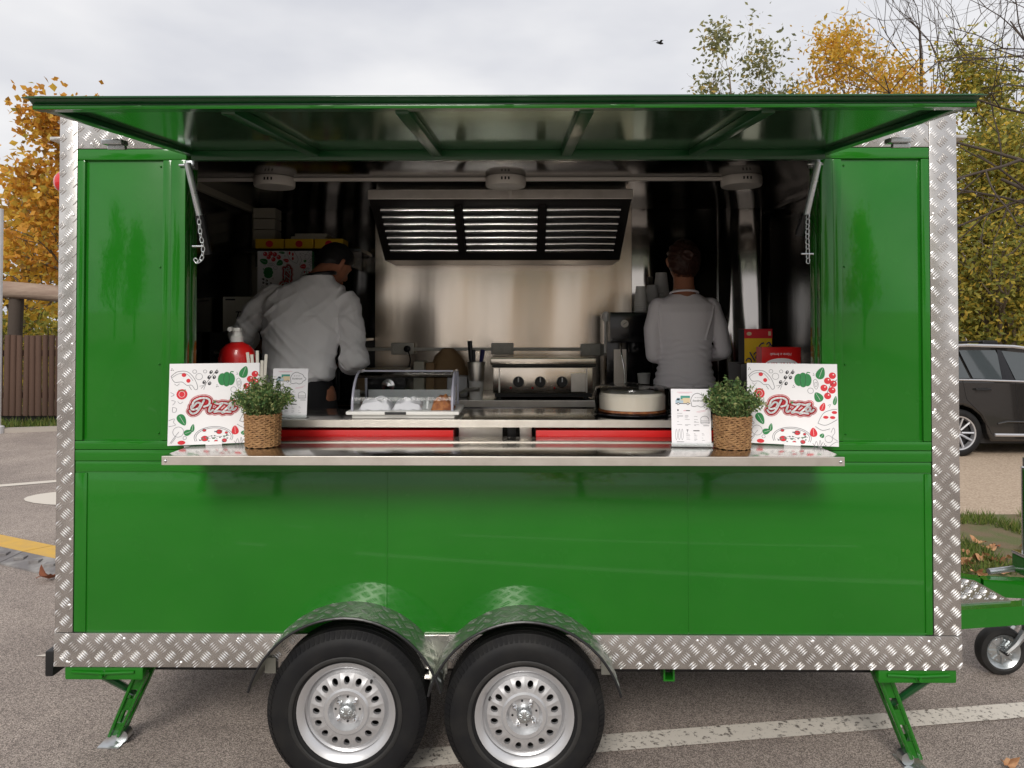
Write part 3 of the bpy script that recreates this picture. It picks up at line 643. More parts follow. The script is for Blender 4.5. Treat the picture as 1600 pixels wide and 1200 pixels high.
# bar counter inside the hatch, red-fronted drawers below
ct = bx('counter', 'steel_top', OL-.05, OR+.05, .212, .60, 1.25, 1.2785, bev=.002); MB().box(-.97, OR+.04, .2085, .2115, 1.249, 1.2775).build('counter_lip', 'steel_edge', ct)
for a, b in ((-1.1, -.215), (.115, 1.1)): bx('red_drawer', 'red', a, b, .225, .5, 1.155, 1.235, bev=.004)
bx('counter_leg', 'steel_edge', -.20, -.02, .3, .33, 1.1, 1.249); bx('counter_leg', 'black', 0.0, .035, .3, .33, 1.1, 1.249); bx('counter_leg', 'steel_edge', .05, .1, .3, .33, 1.1, 1.249)
bk = bx('back_counter', 'steel_top', X0+.04, X1-.04, 1.28, BY-.03, 1.215, 1.248, bev=.002); MB().box(-.4, .75, 1.276, 1.279, 1.212, 1.247).build('counter_lip', 'steel_edge', bk)
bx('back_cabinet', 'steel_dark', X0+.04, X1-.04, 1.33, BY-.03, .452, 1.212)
# running gear
def fender(cx, cz):
    r, n = .350, 28; a0, a1 = R(15), R(165); y0, y1 = -.145, .005
    pos = lambda u, v: (Vector((cx-math.cos(a0+(a1-a0)*u/(r*(a1-a0)))*r, y0+v, cz+math.sin(a0+(a1-a0)*u/(r*(a1-a0)))*r)), Vector((-math.cos(a0+u/r), 0, math.sin(a0+u/r))))
    g = MB(); vs = []
    for i in range(n+1):
        a = a0+(a1-a0)*i/n
        for rr, y in ((r-.006, y1), (r, y1), (r, y0), (r-.006, y0)): vs.append((cx-math.cos(a)*rr, y, cz+math.sin(a)*rr))
    g.add(vs, [(4*i+p, 4*i+(p+1) % 4, 4*i+4+(p+1) % 4, 4*i+4+p) for i in range(n) for p in range(4)])
    f = part(g, 'mudguard', 'alu_guard', smooth=40)
    t = MB(); tread(t, pos, r*(a1-a0), y1-y0, H=.0012); t.build('tread_bars', 'alu_guard', f, kind='stuff')
    MB().tube([(cx-math.cos(a0+(a1-a0)*i/n)*(r-.004), y0-.002, cz+math.sin(a0+(a1-a0)*i/n)*(r-.004)) for i in range(n+1)], .005, 6).build('edge_strip', 'black', f)
    for sx in (-1, 1): MB().box(cx+sx*.30-.02, cx+sx*.30+.02, -.02, -.01, .385, .44).build('bracket', 'alu_guard', f)
def wheel(cx, cz, ph):
    M = ymat((cx, -.04, cz)); ro = .284
    t = [(.168, -.07), (.168, .07), (.178, .083), (.205, .09), (.235, .091), (.258, .086), (.270, .075), (.2795, .065)]
    for a, b in ((.062, .042), (.034, .012), (.004, -.02), (-.028, -.045)): t += [(ro-.001, a), (ro, b), (ro-.008, b-.002), (ro-.008, a-.028)]
    t += [(ro-.002, -.06), (.27, -.075), (.24, -.09), (.18, -.083), (.168, -.07)]
    g = MB().lathe([(.130, -.04), (.150, .01), (.155, .045), (.150, .062), (.160, .074), (.174, .080), (.1765, .074), (.172, .066)], 56, M)
    # dished disc with sixteen holes
    ns, rm = 16, .108
    zf = lambda r: .057+.014*math.cos((r-.09)/.045*1.5)
    K = 16
    for j in range(ns):
        aj = 2*math.pi*(j+ph)/ns; da = math.pi/ns; vs = []
        for k in range(K):
            q = 2*math.pi*k/K; c, d = math.cos(q), math.sin(q); m_ = max(abs(c), abs(d)); uu, vv = c/m_, d/m_
            rr = rm+uu*(.026 if uu < 0 else .024); aa = aj+vv*da
            vs.append((rr*math.cos(aa), rr*math.sin(aa), zf(rr)))
        for k in range(K):
            q = 2*math.pi*k/K; rr = rm+.0135*math.cos(q); aa = aj+.0108/rm*math.sin(q); vs.append((rr*math.cos(aa), rr*math.sin(aa), zf(rr)-.002))
        for k in range(K):
            q = 2*math.pi*k/K; rr = rm+.013*math.cos(q); aa = aj+.0103/rm*math.sin(q); vs.append((rr*math.cos(aa), rr*math.sin(aa), zf(rr)-.014))
        g.add(vs, [(k, (k+1) % K, K+(k+1) % K, K+k) for k in range(K)]+[(K+k, K+(k+1) % K, 2*K+(k+1) % K, 2*K+k) for k in range(K)], M)
    g.lathe([(.082, zf(.082)), (.076, .077), (.064, .077), (.057, .06), (.052, .05), (.0, .05)], 48, M); g.lathe([(.132, zf(.132)), (.14, .046), (.147, .04), (.1535, .045)], 56, M)
    w = part(g, 'wheel', 'rimpaint', smooth=40)
    ty = MB().lathe(t, 72, M)
    for j in range(90):
        a = 2*math.pi*j/90; N = M @ Matrix.Rotation(a, 4, 'Z'); ty.add([(.262, -.0055, .082), (.280, -.006, .062), (.280, .006, .062), (.262, .0055, .082), (.2625, -.0055, .0858), (.2822, -.006, .0645), (.2822, .006, .0645), (.2625, .0055, .0858)], [(4, 5, 6, 7), (0, 4, 7, 3), (0, 1, 5, 4), (3, 7, 6, 2)], N)
    ty.build('tyre', 'sidewall', w, smooth=35)
    MB().lathe([(0, .0), (.148, .0), (.15, -.04)], 40, M).build('brake_drum', 'black', w)
    MB().lathe([(.185, .0905), (.19, .0925), (.196, .0925), (.2, .091)], 56, M).build('sidewall_ring', 'rubber', w)
    h = MB().lathe([(0, .083), (.018, .083), (.024, .079), (.027, .07), (.028, .046)], 32, M); 
    for j in range(14): h.box(.008, .021, -.0012, .0012, .083, .0845, M @ Matrix.Rotation(2*math.pi*j/14, 4, 'Z'))
    h.build('hub_cap', 'zinc', w, smooth=35)
    for j in range(4):
        N = M @ Matrix.Rotation(R(45+90*j+ph*22), 4, 'Z') @ Matrix.Translation((.041, 0, 0)); MB().lathe([(.0095, .05), (.0095, .056), (.0075, .057), (.0075, .068), (.004, .071), (0, .071)], 6, N).build('wheel_bolt', 'chrome', w)
        N2 = M @ Matrix.Rotation(R(90*j+ph*22), 4, 'Z') @ Matrix.Translation((.043, 0, 0)); MB().lathe([(.0042, .0512), (0, .0513)], 10, N2).build('bolt_hole', 'black', w)
    N = M @ Matrix.Rotation(R(50 if ph == 0 else 155), 4, 'Z'); MB().tube([(.128, 0, .04), (.133, 0, .062), (.136, 0, .075)], [.006, .005, .004], 8, M=N).build('valve', 'black', w)
    MB().tube([(cx, .03, cz), (cx, 1.8, cz)], .03, 10).build('axle', 'black', w)
for cx, cz, ph in ((-.560, .2945, 0), (.066, .2835, .5)): fender(cx, cz-.005); wheel(cx, cz, ph)
part(MB().box(-.31, -.21, -.012, -.0095, .40, .52).box(-.30, -.22, -.06, -.0125, .384, .388), 'splash_plate', 'alu')
bx('chassis_rail', 'black', X0+.1, X1-.1, .12, .17, .33, .404); bx('chassis_rail', 'black', X0+.1, X1-.1, 1.7, 1.75, .33, .404)
g = MB().box(.585, .592, .05, .11, .335, .399).box(.62, .627, .05, .11, .335, .399).box(.585, .627, .05, .11, .328, .3345); part(g, 'support_loop', 'green')
for s in (-1, 1):   # corner steadies
    xa, xb = (X0+.035, X0+.325) if s < 0 else (X1-.30, X1-.015)
    c = MB().box(xa, xb, .0, .05, .348, .397, bev=.008); c.tube([(xa+.03, -.003, .38), ((xa+xb)/2, -.006, .376), (xb-.03, -.003, .38)], .006, 8)
    bar = part(c, 'corner_steady', 'green', smooth=40)
    MB().lathe([(.012, 0), (.012, .008), (.008, .009), (.007, .022), (0, .022)], 8, ymat(((xa+xb)/2, 0, .37))).build('spindle_nut', 'green', bar)
    top = Vector((xb-.03, .055, .355)) if s < 0 else Vector((xa+.045, .055, .355)); bot = Vector((X0+.135, .155, gz(-1.5, 0)+.035)) if s < 0 else Vector((X1-.105, .115, gz(1.5, 0)+.035))
    l = MB()
    for dy in (0, .05):
        for off in (-.022, .022):
            o2 = Vector((off, dy, 0)); l.tube([top+o2, bot+o2*.8+Vector((0, dy*.2, 0))], .008, 6)
        m1 = [top+Vector((-.02, dy, 0)), top+Vector((.02, dy, 0)), top.lerp(bot, .25)+Vector((.02, dy, 0)), top.lerp(bot, .25)+Vector((-.02, dy, 0))]
        for k0, k1 in ((0, .28), (.42, .60), (.8, 1)):
            q = [top.lerp(bot, k0)+Vector((-.02, dy+.002, 0)), top.lerp(bot, k0)+Vector((.02, dy+.002, 0)), top.lerp(bot, k1)+Vector((.02, dy+.002, 0)), top.lerp(bot, k1)+Vector((-.02, dy+.002, 0))]
            l.add([p for p in q]+[p+Vector((0, .004, 0)) for p in q], [(0, 1, 2, 3), (7, 6, 5, 4), (0, 4, 5, 1), (1, 5, 6, 2), (2, 6, 7, 3), (3, 7, 4, 0)])
    l.build('steady_arm', 'green', bar, smooth=40)
    mid = top.lerp(bot, .42); MB().tube([mid+Vector((0, .03, .01)), ((xa+.13 if s < 0 else xb-.09), .03, .352)], [.012, .016], 8).build('steady_brace', 'green_shaded', bar, smooth=40)
    MB().box(bot.x-.05, bot.x+.035, bot.y-.03, bot.y+.08, bot.z-.035, bot.z-.028, bev=.003).tube([bot+Vector((.03*-s, .0, -.004)), bot+Vector((.03*-s, .04, -.004))], .024, 14).build('foot', 'zinc', bar, smooth=40)
bx('bumper', 'black', X0-.035, X0-.004, -.005, .3, .362, .455, bev=.006); bx('bumper_bracket', 'zinc', X0-.003, X0+.03, .06, .3, .35, .4)
part(MB().lathe([(0, .042), (.03, .037), (.043, .02), (.046, 0)], 24, Matrix.Translation((X0-.001, .047, 2.195)) @ Matrix.Rotation(R(-90), 4, 'Y')), 'marker_light', 'red_lens', smooth=True)
# drawbar
def beam(nm, a, b, w, z0, z1, m):
    a, b = Vector(a), Vector(b); d = (b-a).normalized(); n = Vector((-d.y, d.x))*w/2; q = [a-n, b-n, b+n, a+n]
    return MB().add([(p.x, p.y, z) for z in (z0, z1) for p in q], [(3, 2, 1, 0), (4, 5, 6, 7), (0, 1, 5, 4), (1, 2, 6, 5), (2, 3, 7, 6), (3, 0, 4, 7)]).build(nm, m, TR)
beam('drawbar', (X1-.1, .335), (2.95, .56), .06, .40, .478, 'green'); beam('drawbar', (X1-.1, 1.12), (2.2, .75), .06, .40, .478, 'green'); beam('drawbar', (2.2, .75), (2.95, .66), .06, .40, .478, 'green')
dk = MB().add([(X1+.002, .375, .4785), (2.14, .45, .4785), (2.14, .70, .4785), (X1+.002, 1.0, .4785), (X1+.002, .375, .4835), (2.14, .45, .4835), (2.14, .70, .4835), (X1+.002, 1.0, .4835)], [(3, 2, 1, 0), (4, 5, 6, 7), (0, 1, 5, 4), (1, 2, 6, 5), (2, 3, 7, 6)]).build('drawbar_deck', 'alu', TR)
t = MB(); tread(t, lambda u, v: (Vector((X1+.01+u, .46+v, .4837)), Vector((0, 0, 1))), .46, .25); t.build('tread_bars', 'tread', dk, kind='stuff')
JX, JY = 2.385, .90; TX = JX-.115
ja = part(MB().lathe([(0, .50), (.026, .50), (.026, .985), (.02, .99), (.02, 1.03), (0, 1.03)], 20, Matrix.Translation((TX+.175, JY-.12, 0))), 'jockey_tube', 'zinc', smooth=40)
MB().box(TX+.13, TX+.22, JY-.16, JY-.07, .485, .57, bev=.006).build('clamp', 'green', ja); MB().box(TX+.128, TX+.222, JY-.162, JY-.068, .5705, .585, bev=.004).build('clamp_ring', 'chrome', ja)
MB().tube([(TX+.155, JY-.148, .56), (TX+.155, JY-.148, .98)], .018, 10).build('guide_rod', 'green', ja); MB().tube([(TX+.0, JY-.10, .49), (TX+.4, JY-.05, .52)], .014, 10).build('handle', 'zinc', ja, smooth=50)
zj = gz(2.3, 1)+.117; JM = ymat((JX, JY, zj))
jw = part(MB().lathe([(.082, -.03), (.082, .03), (.09, .034), (.108, .028), (.117, .012), (.117, -.012), (.108, -.028), (.082, -.03)], 40, JM), 'jockey_wheel', 'rubber', smooth=40)
g = MB().lathe([(0, .022), (.02, .022), (.024, .012), (.06, .008), (.07, .02), (.083, .028)], 36, JM)
for j in range(8): g.box(.028, .068, -.0025, .0025, .008, .016, JM @ Matrix.Rotation(2*math.pi*j/8, 4, 'Z'))
for j in range(8): g.lathe([(.004, .009), (.004, .014), (0, .014)], 8, JM @ Matrix.Rotation(2*math.pi*(j+.5)/8, 4, 'Z') @ Matrix.Translation((.052, 0, 0)))
g.build('rim', 'zinc', jw, smooth=40)
for dy in (-.042, .042): MB().tube([(JX, JY+dy, zj), (JX+.05, JY+dy, zj+.045), (JX+.10, JY+dy*.9, zj+.11), (TX+.2, JY-.1, .40)], [.014, .016, .02, .026], 8).build('fork', 'zinc', jw, smooth=40)
MB().tube([(JX, JY-.055, zj), (JX, JY+.055, zj)], .009, 10).build('axle', 'black', jw)
# conduit for the lamps
bx('lamp_conduit', 'lampwhite', X0+.08, 1.1, .91, .93, 2.372, 2.389, bev=.002)
bx('wall_conduit', 'socket', -1.0, .55, BY-.03, BY-.012, 1.497, 1.517, bev=.002)

# ------------------------------------------------------------------ fixtures inside
hd = thing('extractor_hood', 'stainless extractor hood with three baffle filters over the toaster', 'extractor hood', (-.1, 1.5, 2.04))
hx0, hx1 = -.735, .635
HA, HB = Vector((0, 1.10, 2.315)), Vector((0, 1.545, 2.035))
MB().prism([(1.10, 2.316), (1.10, 2.366), (BY-.015, 2.366), (BY-.015, 2.036), (1.56, 2.036)], hx0, hx1, Matrix(((0, 1, 0, 0), (1, 0, 0, 0), (0, 0, 1, 0), (0, 0, 0, 1)))).build('canopy', 'hood_dark', hd)
MB().box(hx0-.004, hx1+.004, 1.088, 1.098, 2.312, 2.362, bev=.002).build('front_lip', 'steel_edge', hd)
MB().box(hx0-.002, hx1+.002, 1.3, BY-.02, 2.368, 2.392).build('duct_cover', 'steel_edge', hd)
sl = (HB-HA); sl.normalize(); nn = Vector((0, -sl.z*-1, sl.y)) ; nn = Vector((0, sl.z, -sl.y)); nn = nn if nn.z < 0 else -nn
LN = (HB-HA).length
cols = [(hx0+.045, hx0+.445), (hx0+.482, hx0+.888), (hx0+.925, hx1-.045)]
for a, b in cols:
    bf = MB().add([HA+sl*.05+nn*.004+Vector((a, 0, 0)), HA+sl*.05+nn*.004+Vector((b, 0, 0)), HA+sl*(LN-.09)+nn*.004+Vector((b, 0, 0)), HA+sl*(LN-.09)+nn*.004+Vector((a, 0, 0))], [(0, 1, 2, 3)]).build('baffle_filter', 'black', hd)
    for k in range(7):
        c = HA+sl*(.072+k*(LN-.18)/6.0)+nn*.012; MB().tube([c+Vector((a+.006, 0, 0)), c+Vector(((a+b)/2, 0, .002)), c+Vector((b-.006, 0, 0))], .0125, 10, sq=1.0).build('slat', 'chrome', bf, smooth=60)
for a, b in ((cols[0][1], cols[1][0]), (cols[1][1], cols[2][0])):
    q = [HA+sl*.04+Vector((a+.004, 0, 0)), HA+sl*.04+Vector((b-.004, 0, 0)), HA+sl*(LN-.08)+Vector((b-.004, 0, 0)), HA+sl*(LN-.08)+Vector((a+.004, 0, 0))]
    MB().add([p+nn*.002 for p in q]+[p+nn*.02 for p in q], [(0, 1, 2, 3), (7, 6, 5, 4), (0, 4, 5, 1), (1, 5, 6, 2), (2, 6, 7, 3), (3, 7, 4, 0)]).build('divider', 'hood_dark', hd)
for lb, x in (('left round ceiling lamp above the man in white jacket', -1.17), ('middle round ceiling lamp in front of the extractor hood', -.018), ('right round ceiling lamp above the woman', 1.15)):
    l = thing('ceiling_lamp', lb, 'lamp', (x, .92, 2.389), group='round ceiling lamps')
    MB().lathe([(0, 0), (.098, 0), (.1, -.004), (.1, -.038), (.096, -.046), (0, -.048)], 40, Matrix.Translation((x, .92, 2.389))).build('housing', 'lampwhite', l, smooth=40)
    for q in (-.028, 0, .028):
        a = -math.pi/2+q*6; MB().box(-.004, .004, -.1006, -.099, -.028, -.014, Matrix.Translation((x, .92, 2.389)) @ Matrix.Rotation(a+math.pi/2, 4, 'Z')).build('vent_slot', 'black', l)
MB().box(-.004, .012, 1.02, 1.087, 2.375, 2.388).box(-.004, .012, 1.07, 1.083, 2.31, 2.376).build('hood_cable_duct', 'lampwhite', TR)
for lb, x, z in (('double wall socket with black plug behind the pastry case', -.68, 1.51), ('double wall socket above the knife holder', -.055, 1.51), ('double wall socket beside the coffee machine', .505, 1.505)):
    s = thing('wall_socket', lb, 'socket', (x, BY-.035, z), group='double wall sockets')
    MB().box(x-.07, x+.07, BY-.045, BY-.008, z-.036, z+.036, bev=.006).build('plate', 'socket', s, smooth=40)
    for dx in (-.034, .034):
        w = MB().lathe([(.026, .0), (.027, .004), (.024, .004), (.022, -.004), (0, -.004)], 24, ymat((x+dx, BY-.0455, z))).build('outlet', 'offwhite', s, smooth=30)
        for p in (-.009, .009): MB().lathe([(.003, -.003), (0, -.003)], 8, ymat((x+dx+p, BY-.0455, z))).build('pin_hole', 'black', w)
    if x < -.5: MB().lathe([(.02, 0), (.02, .03), (.012, .036), (0, .036)], 16, ymat((x+.034, BY-.046, z))).tube(crom([(x+.034, BY-.08, z), (x+.05, BY-.09, z-.03), (x+.055, BY-.07, z-.08), (x+.035, BY-.06, z-.14)], 5), .004, 6).build('plug', 'black', s, smooth=40)

def simple(name, m, label, cat, mb, group=None, smooth=35): return tag(mb.build(name, m, smooth=smooth), label, cat, group)
# toaster / grill
to = thing('countertop_grill', 'stainless countertop grill with three black knobs below the hood', 'grill', (.175, 1.45, 1.25))
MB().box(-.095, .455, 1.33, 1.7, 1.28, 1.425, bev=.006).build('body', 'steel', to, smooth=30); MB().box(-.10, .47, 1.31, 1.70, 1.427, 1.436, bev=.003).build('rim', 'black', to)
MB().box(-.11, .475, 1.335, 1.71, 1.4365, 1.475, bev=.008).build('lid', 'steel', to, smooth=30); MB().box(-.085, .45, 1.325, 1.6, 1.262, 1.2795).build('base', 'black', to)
for x in (-.06, .42): MB().box(x-.004, x+.004, 1.3265, 1.3295, 1.285, 1.42).build('edge_strip', 'steel_edge', to)
for x in (.045, .165, .285):
    k = MB().lathe([(.030, 0), (.030, .012), (.026, .022), (0, .022)], 28, ymat((x, 1.329, 1.345))).build('knob', 'black', to, smooth=35); MB().box(x-.003, x+.003, 1.3045, 1.3068, 1.345, 1.37).build('pointer', 'white', k)
    MB().lathe([(.006, 0), (.006, .005), (0, .007)], 12, ymat((x-.042, 1.329, 1.312))).build('pilot_light', 'red', to, smooth=True)
MB().box(.335, .415, 1.3255, 1.3285, 1.29, 1.39, bev=.002).box(.335, .415, 1.318, 1.3255, 1.375, 1.38).build('data_panel', 'steel_edge', to)
for x in (-.06, .42): MB().lathe([(.015, 0), (.012, .014)], 12, Matrix.Translation((x, 1.36, 1.2485)), caps=True).build('foot', 'black', to)
# knife holder, cup, pan, bags
kh = thing('knife_holder', 'steel cup of knives standing left of the grill', 'knife holder', (-.19, 1.36, 1.248))
MB().lathe([(0, .10), (.036, .10), (.045, .205), (.048, .206), (.05, .20), (.043, .1), (0, .098)], 24, Matrix.Translation((-.19, 1.37, 1.248))).build('cup', 'steel_edge', kh, smooth=40)
MB().lathe([(0, 0), (.036, 0), (.04, .1), (.036, .1), (.033, .004), (0, .004)], 24, Matrix.Translation((-.19, 1.37, 1.248))).build('white_base', 'plastic_white', kh, smooth=40)
for dx, m, h in ((-.03, 'black', .32), (-.015, 'black', .27), (.03, 'navy', .27)): MB().tube([(-.19+dx*.6, 1.37, 1.4), (-.19+dx, 1.37, 1.47), (-.19+dx*1.2, 1.38, 1.248+h)], [.006, .012, .014], 8).build('knife', m, kh, smooth=40)
p = MB().lathe([(0, 0), (.085, 0), (.1, .035), (.097, .035), (.083, .004), (0, .004)], 28, Matrix.Translation((-.37, 1.36, 1.249))); p.tube([(-.28, 1.34, 1.28), (-.24, 1.33, 1.30), (-.17, 1.31, 1.305)], [.008, .01, .012], 8)
simple('frying_pan', 'steel_edge', 'small pan with its handle pointing right by knife holder', 'pan', p)
b = MB(); vs = []
for j in range(7):
    for i in range(16):
        a = 2*math.pi*i/16; r = 1+.12*mnoise.noise(Vector((math.cos(a)*2, math.sin(a)*2, j*.9))); w = (.13, .15, .15, .14, .125, .1, .04)[j]; vs.append((-.37+w*r*math.cos(a)*.8, 1.62+.07*r*math.sin(a), 1.25+.045*j))
b.add(vs, [(j*16+i, j*16+(i+1) % 16, j*16+16+(i+1) % 16, j*16+16+i) for j in range(6) for i in range(16)]+[tuple(range(96, 112))])
simple('paper_bag', 'kraft', 'crumpled brown paper bag behind the knife holder', 'bag', b)
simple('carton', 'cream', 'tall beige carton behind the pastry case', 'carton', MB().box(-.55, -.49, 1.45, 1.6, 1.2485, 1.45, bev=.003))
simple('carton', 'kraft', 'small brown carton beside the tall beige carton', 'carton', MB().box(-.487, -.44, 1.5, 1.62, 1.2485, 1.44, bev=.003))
simple('tea_towel', 'cloth', 'folded grey cloth on the back counter behind pan', 'cloth', MB().box(-.36, -.24, 1.43, 1.54, 1.2485, 1.37, bev=.02))
hb = thing('hob', 'black twin hob with two chrome knobs seen through the pastry case', 'hob', (-.75, 1.45, 1.248))
MB().box(-.93, -.58, 1.34, 1.7, 1.249, 1.395, bev=.006).build('body', 'blackgloss', hb); MB().box(-.9, -.6, 1.36, 1.68, 1.3955, 1.404, bev=.003).build('plate', 'steel_edge', hb)
for x in (-.845, -.675): MB().lathe([(.036, 0), (.036, .003), (.022, .004), (.02, .022), (0, .024)], 28, ymat((x, 1.339, 1.322))).build('knob', 'chrome', hb, smooth=30)
ov = thing('oven', 'black glass-fronted oven to the right of the man', 'oven', (-1.05, 1.5, .46))
MB().box(-1.25, -.94, 1.32, 1.85, 1.249, 1.56, bev=.004).build('body', 'black', ov); MB().box(-1.22, -.955, 1.312, 1.3195, 1.27, 1.47, bev=.002).build('door', 'blackgloss', ov)
MB().tube([(-1.2, 1.295, 1.485), (-.97, 1.295, 1.485)], .006, 8).build('handle', 'steel_edge', ov); MB().box(-1.22, -.955, 1.312, 1.3195, 1.5, 1.545, bev=.002).build('control_panel', 'hood_dark', ov)
MB().box(-1.26, -.86, 1.31, 1.87, 1.562, 1.578, bev=.003).build('top_plate', 'steel_edge', ov)
fr = thing('pizza_oven', 'tall black pizza oven in the dark left corner', 'pizza oven', (-1.4, 1.5, .46))
MB().box(-1.61, -1.27, 1.2, 1.82, 1.249, 1.62, bev=.006).build('body', 'black', fr); MB().box(-1.58, -1.3, 1.19, 1.199, 1.30, 1.5, bev=.003).build('door', 'blackgloss', fr); MB().tube([(-1.57, 1.172, 1.51), (-1.31, 1.172, 1.51)], .007, 8).build('handle', 'steel_edge', fr)
sf = thing('wall_shelf', 'dark wall shelf holding yellow boxes behind the man', 'shelf', (-1.25, 1.7, 2.08))
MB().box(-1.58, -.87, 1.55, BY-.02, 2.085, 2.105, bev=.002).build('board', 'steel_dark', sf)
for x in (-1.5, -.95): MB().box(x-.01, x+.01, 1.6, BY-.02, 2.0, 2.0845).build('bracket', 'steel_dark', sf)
for i, x in enumerate((-1.42, -1.245, -1.07)):
    c = thing('snack_box', ('left', 'middle', 'right')[i]+' yellow box with round red badge on dark wall shelf', 'box', (x, 1.65, 2.105), group='yellow boxes on the wall shelf')
    MB().box(x-.083, x+.083, 1.58, 1.72, 2.106, 2.165, bev=.003).build('carton', 'yellow', c); MB().disc(x, 2.135, .022, .02, 1.5795).build('badge', 'redprint', c)
simple('book', 'cream', 'pale folded leaflets lying on top of the yellow boxes', 'leaflets', MB().box(-1.3, -1.1, 1.6, 1.75, 2.166, 2.182, Matrix.Rotation(0, 4, 'Z'), .003).box(-1.28, -1.09, 1.61, 1.74, 2.1825, 2.2, bev=.003))
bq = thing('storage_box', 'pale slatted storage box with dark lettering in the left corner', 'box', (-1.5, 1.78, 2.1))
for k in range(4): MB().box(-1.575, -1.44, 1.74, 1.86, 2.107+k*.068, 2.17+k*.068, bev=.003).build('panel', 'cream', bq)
cb = thing('carton', 'grey white carton with dark logo on top of the pizza oven', 'carton', (-1.47, 1.45, 1.62))
MB().box(-1.60, -1.36, 1.35, 1.6, 1.622, 1.815, bev=.003).build('box', 'offwhite', cb)
g = MB(); txt(g, 'Toast', .06, -1.47, 1.71, 1.3485, shear=.3); g.build('lettering', 'ink', cb); MB().box(-1.585, -1.53, 1.3485, 1.3492, 1.795, 1.803).build('mark', 'ink', cb)

# coffee machine and cups
cm = thing('coffee_machine', 'black espresso machine with pressure gauge left of the woman', 'coffee machine', (.69, 1.5, 1.248))
MB().box(.545, .80, 1.45, 1.78, 1.249, 1.73, bev=.01).build('body', 'blackgloss', cm, smooth=30); MB().box(.548, .797, 1.32, 1.4495, 1.56, 1.728, bev=.01).build('head', 'blackgloss', cm, smooth=30)
MB().box(.55, .795, 1.31, 1.4495, 1.249, 1.295, bev=.006).build('drip_tray', 'steel_edge', cm); MB().box(.585, .655, 1.44, 1.4495, 1.31, 1.52).build('back_plate', 'steel_edge', cm)
MB().lathe([(.021, 0), (.021, .006), (.018, .007), (0, .007)], 24, ymat((.628, 1.3195, 1.665))).build('gauge', 'offwhite', cm, smooth=30); MB().tube([(.62, 1.312, 1.66), (.638, 1.312, 1.672)], .0012, 5).build('needle', 'ink', cm)
MB().lathe([(.03, -.03), (.034, .0), (.03, .03)], 20, Matrix.Translation((.69, 1.38, 1.535)), caps=True).tube([(.69, 1.36, 1.53), (.69, 1.27, 1.525)], .011, 8).build('portafilter', 'black', cm, smooth=40)
MB().tube(crom([(.615, 1.36, 1.57), (.612, 1.33, 1.5), (.625, 1.32, 1.42), (.63, 1.31, 1.33)], 5), .005, 8).build('steam_wand', 'chrome', cm, smooth=40)
def cup(x, y, z, s, n, lb, m='plastic_white', flip=False, grp=None):
    t = thing('paper_cup' if n == 1 else 'cup_stack', lb, 'cup' if n == 1 else 'cups', (x, y, z), group=grp)
    for k in range(n):
        pr = [(0, 0), (.027*s, 0), (.037*s, .09*s), (.039*s, .092*s), (.037*s, .094*s), (.026*s, .003), (0, .003)]
        if flip: pr = [(r, .094*s-h) for r, h in pr]
        MB().lathe(pr, 24, Matrix.Translation((x, y, z+k*.012*s))).build('cup', m, t, smooth=40)
    return t
cup(.735, 1.42, 1.7305, 1.02, 5, 'stack of upturned white paper cups on the coffee machine', flip=True)
cup(.742, 1.37, 1.2955, 1.0, 1, 'single white paper cup under the coffee spout')
cup(.835, 1.62, 1.75, 1.1, 4, 'tall stack of paper cups right of the coffee machine', flip=True); cup(.905, 1.70, 1.78, 1.25, 6, 'cup stack farthest back beside the woman', flip=True)
simple('grinder', 'blackgloss', 'black coffee grinder standing behind the woman', 'grinder', MB().box(.80+.005, .95, 1.5, 1.8, 1.249, 1.75, bev=.012))
MB_ = MB().tube([(.535, 1.44, 1.5), (.537, 1.44, 1.68)], .007, 6); MB_.lathe([(0, 0), (.018, .004), (.022, .012)], 14, ymat((.538, 1.445, 1.705)) @ Matrix.Scale(1.4, 4, (0, 1, 0)))
simple('spoon', 'plastic_white', 'white plastic spoon standing at the coffee machine side', 'spoon', MB_)
kt = thing('milk_jug', 'steel milk jug with loop handle right of the woman', 'jug', (1.08, .8, 1.2785))
MB().box(.95, 1.2, .72, .95, 1.249, 1.2785).build('stand', 'black', kt)
MB().lathe([(0, 0), (.042, 0), (.045, .05), (.036, .10), (.038, .125), (.036, .125), (.034, .1), (.042, .05), (0, .004)], 24, Matrix.Translation((1.10, .8, 1.279))).build('jug', 'steel_edge', kt, smooth=40)
MB().tube(crom([(1.07, .79, 1.36), (1.05, .79, 1.42), (1.08, .79, 1.475), (1.12, .79, 1.46), (1.14, .79, 1.39)], 5), .007, 8).build('handle', 'black', kt, smooth=40)
# snack cartons at the right end of the bar
ba = MB().box(1.0, 1.20, .45, .64, 1.279, 1.488, bev=.004); simple('till', 'black', 'black till standing behind the right pizza box', 'till', ba)
cc = thing('cocoa_box', 'yellow and red cocoa carton with navy lettering behind pizza box', 'carton', (1.085, .52, 1.489))
MB().box(1.025, 1.145, .48, .56, 1.4895, 1.638, bev=.002).build('carton', 'yellow', cc); MB().box(1.0245, 1.1455, .4785, .5615, 1.598, 1.6385).build('red_band', 'redprint', cc); MB().box(1.0235, 1.0247, .479, .561, 1.49, 1.6375).build('dark_side', 'ink', cc)
g = MB(); txt(g, 'ColaCao', .062, 1.078, 1.532, .4775, a=R(38), shear=.15)
g2 = MB(); keep = [f for f in g.f if all(1.026 < g.v[i][0] < 1.144 and 1.492 < g.v[i][2] < 1.596 for i in f)]; g2.add(g.v, keep); g2.build('lettering', 'navy', cc)
g = MB(); g.disc(1.045, 1.618, .011, .008, .4775); g.box(1.128, 1.139, .477, .478, 1.61, 1.628); g.build('badge', 'sand', cc)
kk = thing('wafer_box', 'bright red wafer carton standing upside down behind pizza box', 'carton', (1.17, .34, 1.279), rot=(0, 0, 0))
